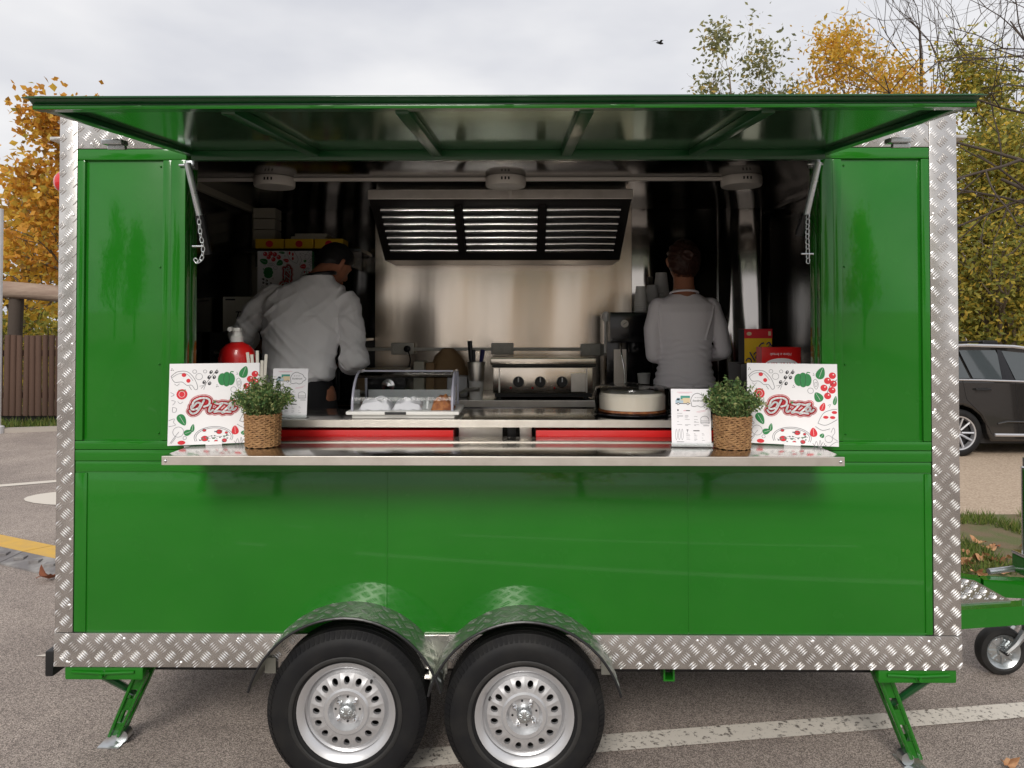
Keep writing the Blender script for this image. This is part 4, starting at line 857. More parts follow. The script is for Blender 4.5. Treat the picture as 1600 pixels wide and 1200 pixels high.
MB().box(1.04, 1.2, .30, .37, 1.279, 1.565, bev=.002).build('carton', 'red', kk)
g = MB(); v, f = text_geo('Have a break', .0165, .2); g.add([(1.118-p[0], .2985, 1.536-p[2]) for p in v], f); g.build('slogan', 'paper', kk)
g = MB(); g.disc(1.12, 1.488, .07, .032, .2988, n=28); g.build('oval', 'paper', kk)
g = MB(); v, f = text_geo('KitKat', .045, .1); g.add([(1.12-p[0], .2980, 1.488-p[2]) for p in v], f); g.build('lettering', 'redprint', kk)

# sauce jug with pump
sj = thing('sauce_jug', 'red plastic sauce jug with white pump behind left pizza box', 'sauce jug', (-1.135, .36, 1.2785))
def oval(mb, prof, cx, cy, z0, asp, n=28):
    vs = [(cx+r*math.cos(2*math.pi*j/n), cy+r*asp*math.sin(2*math.pi*j/n), z0+h) for r, h in prof for j in range(n)]; k = len(prof)
    mb.add(vs, [(i*n+j, i*n+(j+1) % n, i*n+n+(j+1) % n, i*n+n+j) for i in range(k-1) for j in range(n)]+[tuple(range(n))[::-1], tuple((k-1)*n+j for j in range(n))]); return mb
oval(MB(), [(.072, 0), (.08, .01), (.08, .21), (.078, .24), (.07, .272), (.05, .292), (.028, .303), (.024, .306)], -1.135, .36, 1.279, .7).build('bottle', 'red', sj, smooth=50)
MB().tube(crom([(-1.085, .33, 1.535), (-1.055, .32, 1.52), (-1.052, .32, 1.45), (-1.075, .32, 1.40)], 5), .011, 8).build('grip', 'red', sj, smooth=50)
oval(MB(), [(.026, 0), (.026, .022), (.022, .026), (.020, .04), (.021, .043)], -1.137, .36, 1.585, 1).build('collar', 'plastic_white', sj, smooth=40)
MB().box(-1.155, -1.119, .345, .375, 1.628, 1.644, bev=.004).tube([(-1.15, .35, 1.636), (-1.15, .33, 1.64), (-1.15, .315, 1.638)], .0095, 12).build('pump_head', 'plastic_white', sj, smooth=40)
# sticks in a holder
ws = thing('stirrer_cup', 'cup of wooden stirrers behind the left basket plant', 'stirrers', (-1.022, .30, 1.2785))
MB().lathe([(0, 0), (.03, 0), (.036, .1), (.033, .1), (.028, .004), (0, .004)], 20, Matrix.Translation((-1.022, .30, 1.279))).build('cup', 'plastic_white', ws, smooth=40)
for i, (dx, h, a) in enumerate(((-.022, .235, -.12), (-.014, .225, -.08), (-.004, .24, -.02), (.006, .2, .03), (.016, .225, .06), (-.01, .19, -.15))):
    MB().box(-.006, .006, -.0016, .0016, 0, h, Matrix.Translation((-1.022+dx*.8, .295+i*.004, 1.310)) @ Matrix.Rotation(a, 4, 'Y')).build('stirrer', 'offwhite', ws)

# pastry case
pc = thing('pastry_case', 'clear domed pastry case on white tray with wrapped sandwiches', 'pastry case', (-.42, .36, 1.2785))
px0, px1, py0, py1 = -.648, -.192, .23, .52
MB().box(px0+.02, px1-.02, py0+.02, py1, 1.279, 1.294, bev=.006).box(px0, px1, py0, py1+.01, 1.2945, 1.309, bev=.006).build('tray', 'plastic_white', pc, smooth=40)
MB().box(-.49, -.405, py0-.006, py0-.0005, 1.296, 1.308, bev=.002).build('tray_grip', 'black', pc)
n = 14; arc = [(py0+.02+.15-.15*math.cos(math.pi/2*k/n), 1.31+.15*math.sin(math.pi/2*k/n)) for k in range(n+1)]+[(py1-.05, 1.46), (py1-.015, 1.45), (py1, 1.42), (py1, 1.31)]
m_ = len(arc); g = MB(); g.add([(x, y, z) for x in (px0+.022, px1-.03) for y, z in arc], [(i, i+1, m_+i+1, m_+i) for i in range(m_-1)]); g.add([(px0+.022, y, z) for y, z in arc], [tuple(range(m_))]); g.add([(px1-.03, y, z) for y, z in arc], [tuple(range(m_))])
g.build('dome', 'clear', pc, smooth=40)
for x, mm in ((px0+.022, 'edge_plastic'), (px1-.03, 'edge_plastic')): MB().tube([(x, y, z) for y, z in arc], .0055, 8).build('dome_edge', mm, pc, smooth=60)
MB().tube([(px0+.03, arc[n][0], 1.4615), (px1-.04, arc[n][0], 1.4615)], .003, 6).build('dome_ridge', 'edge_plastic', pc); MB().tube([(px1-.03, py0+.05, 1.33), (px1-.03, py0+.075, 1.40), (px1-.028, py0+.16, 1.45)], .010, 8).build('dome_hinge', 'edge_plastic', pc)
MB().box(px0+.04, px1-.05, py1-.04, py1-.036, 1.31, 1.375).build('back_board', 'acrylic', pc)
def wrap(x, y, w, d, h, m, lb, cat, seed):
    g = MB(); n = 14; mm = 10; vs = []
    for j in range(mm+1):
        for i in range(n+1):
            u, v = i/n*2-1, j/mm*2-1; q = max(0, 1-abs(u)**3)*max(0, 1-abs(v)**3)
            vs.append((x+u*w/2, y+v*d/2, 1.3095+h*q**.5*(.75+.45*mnoise.noise(Vector((u*2.3+seed, v*2.3, seed))))+.004*(abs(mnoise.noise(Vector((u*6, v*6, seed)))))))
    g.add(vs, [(j*(n+1)+i, j*(n+1)+i+1, (j+1)*(n+1)+i+1, (j+1)*(n+1)+i) for j in range(mm) for i in range(n)]); o = g.build(cat.replace(' ', '_'), m, smooth=25); tag(o, lb, cat)
wrap(-.54, .33, .13, .12, .055, 'paper', 'white paper wrapped sandwich at left of the pastry case', 'sandwich', 1); wrap(-.41, .34, .12, .12, .05, 'paper', 'white paper wrapped sandwich in middle of pastry case', 'sandwich', 5)
wrap(-.32, .35, .07, .1, .05, 'acrylic', 'clear plastic packet between sandwiches and brown cake', 'packet', 9); wrap(-.265, .33, .09, .13, .065, 'cookie', 'brown cake slice at right inside the pastry case', 'cake', 13)
# cake under a dome
ck = thing('cake_dome', 'round cake stand with clear lid right of the pastry case', 'cake dome', (.52, .40, 1.2785)); T = Matrix.Translation((.525, .395, 1.279)) @ Matrix.Diagonal((1.13, 1.1, 1.06, 1))
MB().lathe([(0, 0), (.13, 0), (.145, .008), (.145, .012), (0, .012)], 44, T).build('plate', 'blackgloss', ck, smooth=40)
MB().lathe([(.138, .0125), (.139, .095), (.134, .108), (.12, .113), (0, .115)], 48, T).build('lid', 'lid_frost', ck, smooth=40); MB().lathe([(.136, .0125), (.141, .014), (.141, .022), (.138, .024)], 48, T).build('lid_rim', 'clear', ck)
MB().lathe([(.025, .115), (.03, .123), (.02, .126), (0, .126)], 20, T).build('lid_knob', 'clear_frost', ck, smooth=40)
g = MB(); g.lathe([(0, .014), (.122, .014), (.125, .017), (.123, .023), (0, .024)], 40, T); ca = g.build('tart', 'cookie', smooth=40); tag(ca, 'flat brown tart with cream top under the cake dome', 'tart')
g = MB(); g.lathe([(.121, .0245), (.122, .078), (.114, .088), (0, .092)], 40, T); g.build('cream_topping', 'offwhite', ca, smooth=40)

# ------------------------------------------------------------------ pizza boxes with printed lids
def zp(x, y): return ((x-458)/750*.33-.165, (1-(y-373)/712)*.315)     # drawing units of the lid -> metres
def pizza_box(name, label, M, loc, rot, thick=.04):
    t = thing(name, label, 'pizza box', loc, rot, 'printed pizza boxes')
    lid = MB().box(-.166, .166, 0, .004, .002, .317, bev=.001).build('lid', 'card', t, local=True)
    MB().box(-.163, .163, .0045, thick, 0, .314, bev=.001).build('tray', ['greenprint'], t, local=True)
    MB().box(-.03, .03, -.002, -.0005, -.001, .012).build('tab', 'card', t, local=True)
    L_ = {k: MB() for k in ('redprint', 'greenprint', 'ink', 'inkgrey', 'card')}
    H = -.0006; sc = .33/750
    def line(pts, w=4, m='inkgrey', k=5, closed=False, smooth=True):
        q = [Vector((*zp(*p), 0)) for p in pts]; q = crom(q, k, closed) if smooth else q
        L_[m].ribbon([(a.x, a.y) for a in q], w*sc, H-.0002, closed=closed)
    def blob(x, y, rx, ry, m, a=0, h=0): X, Z = zp(x, y); L_[m].disc(X, Z, rx*sc, ry*sc, H-h, -a)
    def leaf(x, y, l, w, a, m='greenprint'):
        X, Z = zp(x, y); pts = []
        for j in range(20):
            t_ = 2*math.pi*j/20; u, v = math.cos(t_)*l/2, math.sin(t_)*w/2*(1-.35*math.cos(t_)); pts.append((X+(u*math.cos(a)-v*math.sin(a))*sc, Z+(u*math.sin(a)+v*math.cos(a))*sc))
        L_[m].poly(pts, H); L_['card'].ribbon([(X-math.cos(a)*l*.35*sc, Z-math.sin(a)*l*.35*sc), (X+math.cos(a)*l*.4*sc, Z+math.sin(a)*l*.4*sc)], 2*sc, H-.0003)
    # pepper, leaves, tomatoes
    for dx, rx in ((-36, 38), (0, 40), (34, 36)): blob(930+dx, 512, rx, 66-abs(dx)*.3, 'greenprint', h=.0001*(dx+40)/40)
    line([(960, 455), (968, 445), (985, 447)], 8, 'greenprint'); line([(912, 470), (905, 515), (915, 560)], 3, 'ink'); line([(948, 470), (952, 515), (942, 565)], 3, 'ink')
    leaf(1076, 450, 110, 70, R(70)); leaf(1052, 658, 90, 70, R(120)); leaf(568, 862, 110, 66, R(-60)); leaf(620, 972, 70, 50, R(20)); leaf(655, 935, 70, 34, R(80)); leaf(1078, 990, 40, 36, R(60)); leaf(1188, 685, 80, 30, R(80))
    for x, y in ((1170, 470), (1130, 515), (1100, 578), (1165, 597), (1128, 647), (1176, 540)): blob(x, y, 29, 29, 'redprint'); blob(x+8, y-9, 6, 5, 'card', h=.0003)
    line([(1205, 505), (1150, 560), (1125, 625)], 4, 'ink'); blob(562, 638, 45, 46, 'redprint'); blob(562, 638, 26, 28, 'card', h=.0002); blob(562, 638, 23, 25, 'redprint', h=.0004); line([(535, 600), (562, 608), (590, 598)], 6, 'greenprint')
    leaf(1087, 743, 76, 44, R(70), 'redprint'); leaf(1008, 965, 80, 58, R(95), 'redprint'); blob(568, 1058, 32, 18, 'redprint')
    # pizza at the foot, slices
    for rx, ry in ((160, 92), (146, 80)): line([(830+rx*math.cos(R(a)), 1020-ry*math.sin(R(a))) for a in range(-20, 201, 20)], 4)
    for x, y, r in ((757, 1030, 29), (875, 975, 24), (850, 1058, 15), (920, 1052, 20), (752, 958, 15), (935, 985, 12)): blob(x, y, r, r*.8, 'redprint'); line([(x+r*math.cos(q), y+r*.8*math.sin(q)) for q in [j*.9 for j in range(7)]], 2.5, 'ink', 3, True)
    rr = random.Random(3)
    for i in range(20):
        x, y = 830+rr.uniform(-115, 115), 1020+rr.uniform(-50, 45); blob(x, y, 7, 5, rr.choice(('ink', 'inkgrey', 'greenprint')), h=.0001); line([(x, y), (x+rr.uniform(-22, 22), y+rr.uniform(-12, 12)), (x+rr.uniform(-30, 30), y+rr.uniform(-14, 14))], 2.5)
    line([(470, 480), (520, 440), (600, 440), (660, 500), (690, 580), (670, 600), (640, 560), (600, 560), (560, 530), (500, 530), (470, 480)], 4); line([(480, 490), (530, 458), (600, 462), (650, 520)], 3)
    blob(575, 468, 19, 18, 'redprint'); blob(612, 520, 17, 18, 'redprint'); line([(500, 545), (520, 560), (540, 545)], 3); line([(620, 570), (640, 600)], 4)
    line([(1045, 885), (1090, 800), (1160, 765), (1200, 760)], 4); line([(1045, 885), (1110, 900), (1200, 850)], 4); line([(1025, 915), (1080, 945), (1140, 930)], 4)
    for x, y in ((1110, 832), (1165, 832), (1180, 788)): blob(x, y, 22, 13, 'redprint')
    for x, y, r in ((700, 485, 28), (540, 965, 44), (1130, 1018, 30), (748, 440, 14), (662, 440, 16), (990, 605, 24), (594, 1018, 14)): line([(x+r*math.cos(q), y+r*math.sin(q)) for q in [j*.785 for j in range(8)]], 3, 'inkgrey', 3, True)
    for x, y in ((798, 447), (845, 447), (782, 492), (826, 493), (742, 535), (788, 547)): blob(x, y, 13, 17, 'ink', .5); blob(x+3, y-4, 4, 5, 'card', h=.0003)
    line([(850, 420), (815, 470), (770, 530), (720, 590)], 3, 'ink'); line([(760, 540), (740, 600)], 3); line([(735, 565), (705, 570)], 3)
    for x, y in ((476, 413), (486, 425), (470, 425), (850, 562), (858, 575), (845, 578), (1095, 1062), (1105, 1075), (1090, 1080)): blob(x, y, 4, 4, 'ink')
    for q in ([(1015, 515), (1035, 505), (1055, 545), (1040, 590), (1020, 570), (1015, 515)], [(1025, 535), (1040, 530), (1045, 555), (1030, 570), (1025, 535)], [(475, 1060), (510, 1010), (545, 965)], [(485, 1062), (520, 1012)], [(460, 865), (505, 850), (500, 880), (515, 905), (462, 915)],
              [(1010, 1095), (1030, 1040), (1045, 1090), (1060, 1030), (1070, 1090)], [(1000, 1060), (1040, 1100), (1085, 1045)], [(1150, 960), (1170, 920), (1180, 960), (1160, 1000), (1200, 1030)], [(530, 700), (550, 720), (570, 705)], [(1130, 730), (1150, 720), (1140, 745)], [(480, 690), (510, 700), (490, 730)],
              [(470, 620), (500, 640), (475, 655)], [(1130, 1085), (1180, 1045), (1205, 1040)], [(1015, 450), (1022, 470), (1010, 470)], [(490, 750), (520, 760), (515, 790), (490, 790), (490, 750)]): line(q, 3)
    # the word Pizza in script
    W_ = [[(640, 745), (650, 775), (700, 762), (715, 725), (690, 715), (668, 735), (650, 752), (660, 705), (700, 680), (755, 675), (790, 695), (785, 735), (745, 752)], [(745, 695), (728, 730), (705, 775), (680, 803), (648, 808), (628, 785)],
          [(803, 738), (793, 765), (787, 790), (800, 796), (820, 782)], [(838, 724), (868, 730), (900, 722), (870, 760), (832, 800), (862, 796), (892, 800)], [(915, 724), (948, 730), (985, 718), (945, 760), (897, 808), (930, 802), (968, 806)],
          [(985, 752), (965, 750), (950, 768), (955, 786), (975, 780), (987, 752), (982, 785), (1000, 784), (1012, 770)]]
    def word(w, m, h):
        for s_ in W_:
            q = [Vector((*zp(*p), 0)) for p in s_]; L_[m].ribbon([(a.x, a.y) for a in crom(q, 5)], w*sc, H-h)
            for a in crom(q, 2): L_[m].disc(a.x, a.y, w*sc/2, w*sc/2, H-h, n=10)
    word(62, 'redprint', .0003); word(52, 'card', .0005); word(43, 'redprint', .0007)
    L_['redprint'].poly([zp(*p)for p in ((655, 740), (665, 705), (700, 684), (750, 680), (782, 697), (778, 730), (745, 745), (700, 790), (650, 800))], H-.0007); word(16, 'card', .0009)
    blob(833, 712, 11, 11, 'greenprint', h=.0011); blob(828, 708, 4, 4, 'redprint', h=.0013)
    names = {'redprint': 'red_print', 'greenprint': 'green_print', 'ink': 'black_print', 'inkgrey': 'line_drawing', 'card': 'white_print'}
    for k, b in L_.items():
        if b.f: b.build(names[k], k, lid, local=True, kind='stuff')
    return t
pizza_box('pizza_box', 'printed pizza box leaning at the right end of shelf', None, (1.032, -.05, 1.2215), (R(-7), 0, R(-17))).scale = (.93, .93, .93)
pizza_box('pizza_box', 'printed pizza box leaning at the left end of shelf', None, (-1.060, -.05, 1.2215), (R(-7), 0, R(17))).scale = (.93, .93, .93)
pb = pizza_box('pizza_box', 'printed pizza box on its side in the dark behind the man', None, (-1.20, 1.40, 1.75), (R(-2), R(-90), 0)); pb.location = (-1.13, 1.45, 1.915)

# ------------------------------------------------------------------ menu holders
def menu(label, loc, rz, w=.139, h=.205):
    t = thing('menu_holder', label, 'menu', loc, (R(-6), 0, rz), 'paper menus in clear stands')
    MB().box(-w/2-.003, w/2+.003, -.012, .05, 0, .003).box(-w/2-.003, w/2+.003, -.012, -.009, .0031, .014).build('stand', 'acrylic', t, local=True)
    pp = MB().box(-w/2, w/2, 0, .0012, .004, h).build('paper', 'paper', t, local=True)
    D = {k: MB() for k in ('inkgrey', 'ink', 'tealprint', 'skyprint', 'sand', 'pinkprint', 'paper')}
    f = lambda x, y: ((x-415)/605*w, h-(y-130)/850*h); sc = w/605; H = -.0004
    def q(m, x0, y0, x1, y1, k=0): a, b = f(x0, y0), f(x1, y1); D[m].poly([(a[0], a[1]), (b[0], a[1]), (b[0], b[1]), (a[0], b[1])], H-k)
    def ln(pts, wd, m, closed=False, k=4): D[m].ribbon([(a.x, a.y) for a in crom([Vector((*f(*p), 0)) for p in pts], k, closed)], wd*sc, H-.0003, closed=closed)
    q('tealprint', 260, 232, 405, 285); q('sand', 260, 285, 405, 340); q('skyprint', 180, 300, 262, 345); D['skyprint'].poly([f(*p) for p in ((180, 305), (205, 265), (262, 265), (262, 305))], H-.0001); D['ink'].poly([f(*p) for p in ((192, 300), (210, 272), (245, 272), (245, 300))], H-.0002)
    q('ink', 180, 343, 410, 352, .0002); q('sand', 290, 265, 405, 288, .0002); q('skyprint', 262, 300, 300, 340, .0002)
    for x in (222, 370): D['ink'].disc(*f(x, 350), 20*sc, 20*sc, H-.0004); D['paper'].disc(*f(x, 350), 12*sc, 12*sc, H-.0006)
    ln([(425, 345), (415, 300), (440, 240), (480, 205), (530, 195), (575, 215), (625, 235), (650, 275), (685, 305), (665, 335), (635, 350), (610, 385), (565, 397), (520, 380), (470, 390), (425, 380)], 8, 'inkgrey', True)
    txt(D['ink'], 'foodtruck', 44*sc, *f(528, 305), H-.0004, shear=.4); 
    for x in (485, 515, 545, 575): D['inkgrey'].disc(*f(x, 258), 6*sc, 7*sc, H-.0004, n=8)
    q('pinkprint', 205, 176, 440, 182); q('pinkprint', 230, 190, 400, 195); ln([(500, 470), (560, 455), (610, 448), (670, 425)], 5, 'pinkprint'); ln([(520, 480), (590, 465), (640, 455)], 4, 'pinkprint')
    q('pinkprint', 300, 446, 340, 458); q('ink', 340, 446, 400, 458); q('ink', 205, 432, 225, 458); q('ink', 340, 730, 370, 740); q('inkgrey', 350, 740, 358, 770); q('ink', 445, 740, 540, 752)
    rr = random.Random(5)
    for y in (490, 520, 535, 555, 580, 610, 620, 655, 668):
        for x, l in ((200, 90), (320, 80), (460, 70)):
            if rr.random() < .75: q('inkgrey', x, y, x+l*rr.uniform(.3, 1.1), y+4)
    for y in (785, 805, 820, 850, 870, 885):
        for x, l in ((335, 60), (455, 60), (575, 50)):
            if rr.random() < .8: q('inkgrey', x, y, x+l*rr.uniform(.3, 1), y+4)
    ln([(565, 600), (565, 560), (600, 535), (650, 535), (685, 565), (688, 600)], 6, 'inkgrey'); ln([(560, 602), (690, 602)], 6, 'inkgrey'); ln([(565, 625), (690, 625)], 6, 'inkgrey'); ln([(565, 605), (570, 642), (685, 642), (688, 605)], 5, 'inkgrey'); q('inkgrey', 600, 668, 690, 676)
    for x in (185, 230, 275): ln([(x-15, 830), (x-12, 770), (x, 720), (x+12, 770), (x+14, 840), (x-5, 880), (x-15, 830)], 4, 'inkgrey')
    q('inkgrey', 190, 905, 300, 913)
    nm = {'inkgrey': 'grey_print', 'ink': 'black_print', 'tealprint': 'green_truck_print', 'skyprint': 'blue_truck_print', 'sand': 'tan_truck_print', 'pinkprint': 'pink_print', 'paper': 'white_print'}
    for k, b in D.items():
        if b.f: b.build(nm[k], k, pp, local=True, kind='stuff')
menu('paper menu in a clear stand right of the cake dome', (.662, -.085, 1.2215), R(-3)); menu('paper menu standing on the bar behind the left plant', (-.885, .26, 1.279), R(-2), .145, .20)

# ------------------------------------------------------------------ basket plants
def plant(label, x, y, seed, r=.062, h=.115, fh=.125):
    random.seed(seed); t = thing('potted_plant', label, 'plant', (x, y, 1.2215), group='small plants in wicker baskets')
    z0 = 1.2215; w = MB(); rows = 17
    for k in range(rows):
        z = z0+.004+h*k/rows; n = 44; rr = r*(.93+.07*k/rows)
        w.tube([(x+(rr+.0022*math.sin(math.pi*j+k*math.pi)+random.gauss(0, .0005))*math.cos(2*math.pi*j/n), y+(rr+.0022*math.sin(math.pi*(j+.5)+k*math.pi))*math.sin(2*math.pi*j/n), z+.0018*math.sin(j*1.9+k*2.2)+random.gauss(0, .0005)) for j in range(n+1)], .0037, 5, caps=False)
    for j in range(22):
        a = 2*math.pi*j/22; pts = [(x+(r*(.93+.07*k/17)+.0035*(1 if (k+j) % 2 else -1))*math.cos(a), y+(r*(.93+.07*k/17)+.0035*(1 if (k+j) % 2 else -1))*math.sin(a), z0+.002+h*k/17) for k in range(18)]; w.tube(pts, .003, 5)
    b = w.build('basket', 'wicker', t, smooth=True)
    MB().lathe([(0, .003), (r*.9, .003), (r*.95, h-.02), (0, h-.02)], 24, Matrix.Translation((x, y, z0))).build('basket_liner', 'bark_dark', b)
    st = MB(); lf = MB()
    for i in range(150):
        a = random.uniform(0, 6.28); q = math.sqrt(random.random()); d = Vector((math.cos(a)*q, math.sin(a)*q, 0)); top = Vector((x, y, z0+h))+d*.112*random.uniform(.8, 1.15)+Vector((0, 0, fh*(1-.55*q*q)*random.uniform(.65, 1.12)))
        base = Vector((x, y, z0+h-.02))+d*r*.7; mid = base.lerp(top, .5)+Vector((0, 0, .015)); P_ = crom([base, mid, top], 5); st.tube(P_, .0011, 4)
        for k in range(2, len(P_)):
            for e in range(3): leaf_faces(lf, P_[k]+Vector((random.gauss(0, .005), random.gauss(0, .005), random.gauss(0, .004))), random.uniform(.008, .0155), .5)
    f = lf.build('foliage', 'leaf_pot', t); f['kind'] = 'stuff'; st.build('stems', 'stem', t)
plant('green plant in a wicker basket beside the left pizza box', -.873, -.075, 31); plant('green plant in a wicker basket beside the right pizza box', .802, -.10, 32, .064, .113)
random.seed(5)

# ------------------------------------------------------------------ people
def fuse(mb, vox, smooth=6):
    me = bpy.data.meshes.new('f'); me.from_pydata(mb.v, [], mb.f); bm = bmesh.new(); bm.from_mesh(me); bmesh.ops.recalc_face_normals(bm, faces=bm.faces); bm.to_mesh(me); bm.free()
    o = bpy.data.objects.new('f', me); COL.objects.link(o); r = o.modifiers.new('r', 'REMESH'); r.mode = 'VOXEL'; r.voxel_size = vox
    s = o.modifiers.new('s', 'SMOOTH'); s.iterations = smooth; s.factor = .5
    dg = bpy.context.evaluated_depsgraph_get(); out = bpy.data.meshes.new_from_object(o.evaluated_get(dg)); bpy.data.objects.remove(o); return out
def cap(mb, pts, rad, n=14):
    """rounded tapering limb"""
    P_ = [Vector(p) for p in pts]; d0 = (P_[0]-P_[1]).normalized(); d1 = (P_[-1]-P_[-2]).normalized(); q, r = [], []
    for a in (80, 50, 25): q.append(P_[0]+d0*rad[0]*math.sin(R(a))); r.append(rad[0]*math.cos(R(a)))
    q += P_; r += list(rad)
    for a in (25, 50, 80): q.append(P_[-1]+d1*rad[-1]*math.sin(R(a))); r.append(rad[-1]*math.cos(R(a)))
    mb.tube(q, r, n)
def loft(mb, rings, n=24):
    """rings of (centre, rx, ry, yaw): closed body of ellipses"""
    vs = []
    for c, rx, ry, yw in rings:
        for j in range(n):
            t = 2*math.pi*j/n; a, b = rx*math.copysign(abs(math.cos(t))**.85, math.cos(t)), ry*math.copysign(abs(math.sin(t))**.85, math.sin(t)); vs.append((c[0]+a*math.cos(yw)-b*math.sin(yw), c[1]+a*math.sin(yw)+b*math.cos(yw), c[2]))
    k = len(rings); mb.add(vs, [(i*n+j, i*n+(j+1) % n, i*n+n+(j+1) % n, i*n+n+j) for i in range(k-1) for j in range(n)]+[tuple(range(n))[::-1], tuple((k-1)*n+j for j in range(n))])
def head(mb, c, rot, s=1.):
    """skull, jaw, nose, ears; local +y is the face, c = centre of the skull"""
    M = Matrix.Translation(c) @ rot @ Matrix.Scale(s, 4)
    vs = []; n = 20; m = 14
    for i in range(m+1):
        ph = math.pi*i/m
        for j in range(n):
            t = 2*math.pi*j/n; z = -math.cos(ph); q = math.sin(ph); x, y = .074*q*math.cos(t), .094*q*math.sin(t); zz = .112*z
            if z < 0: x *= 1+.22*z; y = y*(1+.25*z)+.022*(-z)
            vs.append((x, y, zz))
    mb.add(vs, [(i*n+j, i*n+(j+1) % n, i*n+n+(j+1) % n, i*n+n+j) for i in range(m) for j in range(n)], M)
    mb.tube([(0, .088, .012), (0, .104, -.022), (0, .098, -.034)], [.009, .014, .011], 8, M=M); mb.tube([(-.022, .09, -.058), (0, .096, -.057), (.022, .09, -.058)], [.006, .009, .006], 8, M=M); mb.tube([(-.012, .075, -.098), (.012, .075, -.098)], .018, 8, M=M)
    mb.tube([(-.05, .078, .022), (0, .088, .02), (.05, .078, .022)], [.007, .008, .007], 8, M=M)
    for e in (-1, 1): mb.tube([(e*.074, -.004, .024), (e*.083, -.012, .012), (e*.081, -.006, -.008), (e*.073, .0, -.03)], [.008, .011, .01, .007], 8, M=M)
    return M
def hand(mb, w, d, up, e=1):
    """open relaxed hand: wrist w, pointing d"""
    w, d, up = Vector(w), Vector(d).normalized(), Vector(up).normalized(); s = d.cross(up).normalized(); up = s.cross(d)
    for k in range(4): cap(mb, [w, w+d*.05+s*(k-1.5)*.017, w+d*.085+s*(k-1.5)*.02], [.017, .0135, .012], 8)
    for k, l in enumerate((.068, .078, .072, .056)):
        b = w+d*.088+s*(k-1.5)*.0205; cap(mb, [b, b+d*l*.5-up*.008, b+d*l*.8-up*.026, b+d*l*.92-up*.04], [.0092, .0085, .0078, .007], 8)
    b = w+d*.03+s*e*.026; cap(mb, [b, b+d*.03+s*e*.024-up*.008, b+d*.062+s*e*.026-up*.018], [.012, .0105, .0085], 8)
def finish(me, name, m, parent, disp=None):
    if disp:
        nn = [v.normal.copy() for v in me.vertices]
        for v, q in zip(me.vertices, nn): v.co += q*disp(v.co)
    me.materials.append(MATS[m]); me.polygons.foreach_set('use_smooth', [True]*len(me.polygons)); me.update(); return link(name, me, parent)
FZ = .452
# woman at the coffee machine, seen from behind
wm = thing('person', 'person with pinned-up hair in tight white long-sleeved top, back turned', 'person', (.872, 1.0, FZ)); wx, wy = .884, 1.0
B = MB(); hm = head(B, (wx+.004, wy+.045, 1.975), Matrix.Rotation(R(-14), 4, 'X') @ Matrix.Rotation(R(2), 4, 'Y'), .98)
cap(B, [(wx+.002, wy+.005, 1.79), (wx+.002, wy+.02, 1.86), (wx+.004, wy+.04, 1.93)], [.062, .052, .052])
ARM_W = [[(wx-.128, wy, 1.742), (wx-.160, wy-.005, 1.64), (wx-.158, wy-.01, 1.505), (wx-.12, wy+.14, 1.50), (wx-.06, wy+.26, 1.51)], [(wx+.130, wy, 1.742), (wx+.172, wy-.005, 1.64), (wx+.192, wy-.015, 1.525), (wx+.13, wy+.13, 1.50), (wx+.06, wy+.25, 1.51)]]
for e, A in zip((-1, 1), ARM_W):
    cap(B, A[:3], [.046, .041, .036]); cap(B, A[2:], [.036, .034, .025]); hand(B, A[-1], Vector(A[-1])-Vector(A[-2]), (0, 0, 1), -e)
TW = [((wx, wy, 1.30), .155, .105, 0), ((wx, wy, 1.36), .150, .102, 0), ((wx, wy, 1.46), .128, .09, 0), ((wx, wy, 1.56), .128, .088, 0), ((wx, wy, 1.66), .142, .092, 0), ((wx, wy-.002, 1.72), .152, .09, 0), ((wx, wy, 1.762), .150, .075, 0), ((wx, wy+.004, 1.79), .105, .06, 0), ((wx, wy+.006, 1.81), .06, .045, 0)]
loft(B, [((wx, wy, .95), .13, .1, 0)]+[(c, a-.006, b-.006, y) for c, a, b, y in TW])
for e in (-1, 1): cap(B, [(wx+e*.085, wy, 1.28), (wx+e*.085, wy+.01, .93), (wx+e*.085, wy, .52)], [.088, .062, .042]); cap(B, [(wx+e*.085, wy-.03, FZ+.035), (wx+e*.09, wy+.14, FZ+.03)], [.036, .03])
finish(fuse(B, .0065, 4), 'body', 'skin', wm)
B = MB(); loft(B, [((wx+.0, wy, 1.345), .157, .110, 0), ((wx, wy, 1.36), .156, .108, 0)]+[(c, a+.005, b+.006, y) for c, a, b, y in TW[2:8]]+[((wx+.001, wy+.008, 1.813), .072, .056, 0)])
for A in ARM_W: cap(B, A[:3], [.055, .047, .041]); cap(B, A[2:], [.041, .040, .030])
def wd(p):
    d = .0035*mnoise.noise(Vector((p.x*9, p.y*9, p.z*9)))
    if 1.35 < p.z < 1.62 and abs(p.x-wx) < .15:
        k = min(1, (1.62-p.z)/.08); s = p.z+.12*abs(p.x-wx-.01)+.02*mnoise.noise(Vector((p.x*14, 0, p.z*6))); d += k*.0055*math.sin(s*210)*(.5+.5*mnoise.noise(Vector((p.x*7, p.z*10, 2))))
    if p.y < wy:      # seams of the garment beneath
        for a, b in (((-.138, 1.75), (-.128, 1.60)), ((.135, 1.75), (.085, 1.585)), ((-.13, 1.588), (.095, 1.582))):
            u, v = Vector(a), Vector(b); q = Vector((p.x-wx, p.z)); t = max(0, min(1, (q-u).dot(v-u)/(v-u).length_squared)); ds = (q-u.lerp(v, t)).length
            if ds < .012: d += .0045*math.exp(-(ds/.0045)**2)
    return d
finish(fuse(B, .0045, 10), 'top', 'knit', wm, wd)
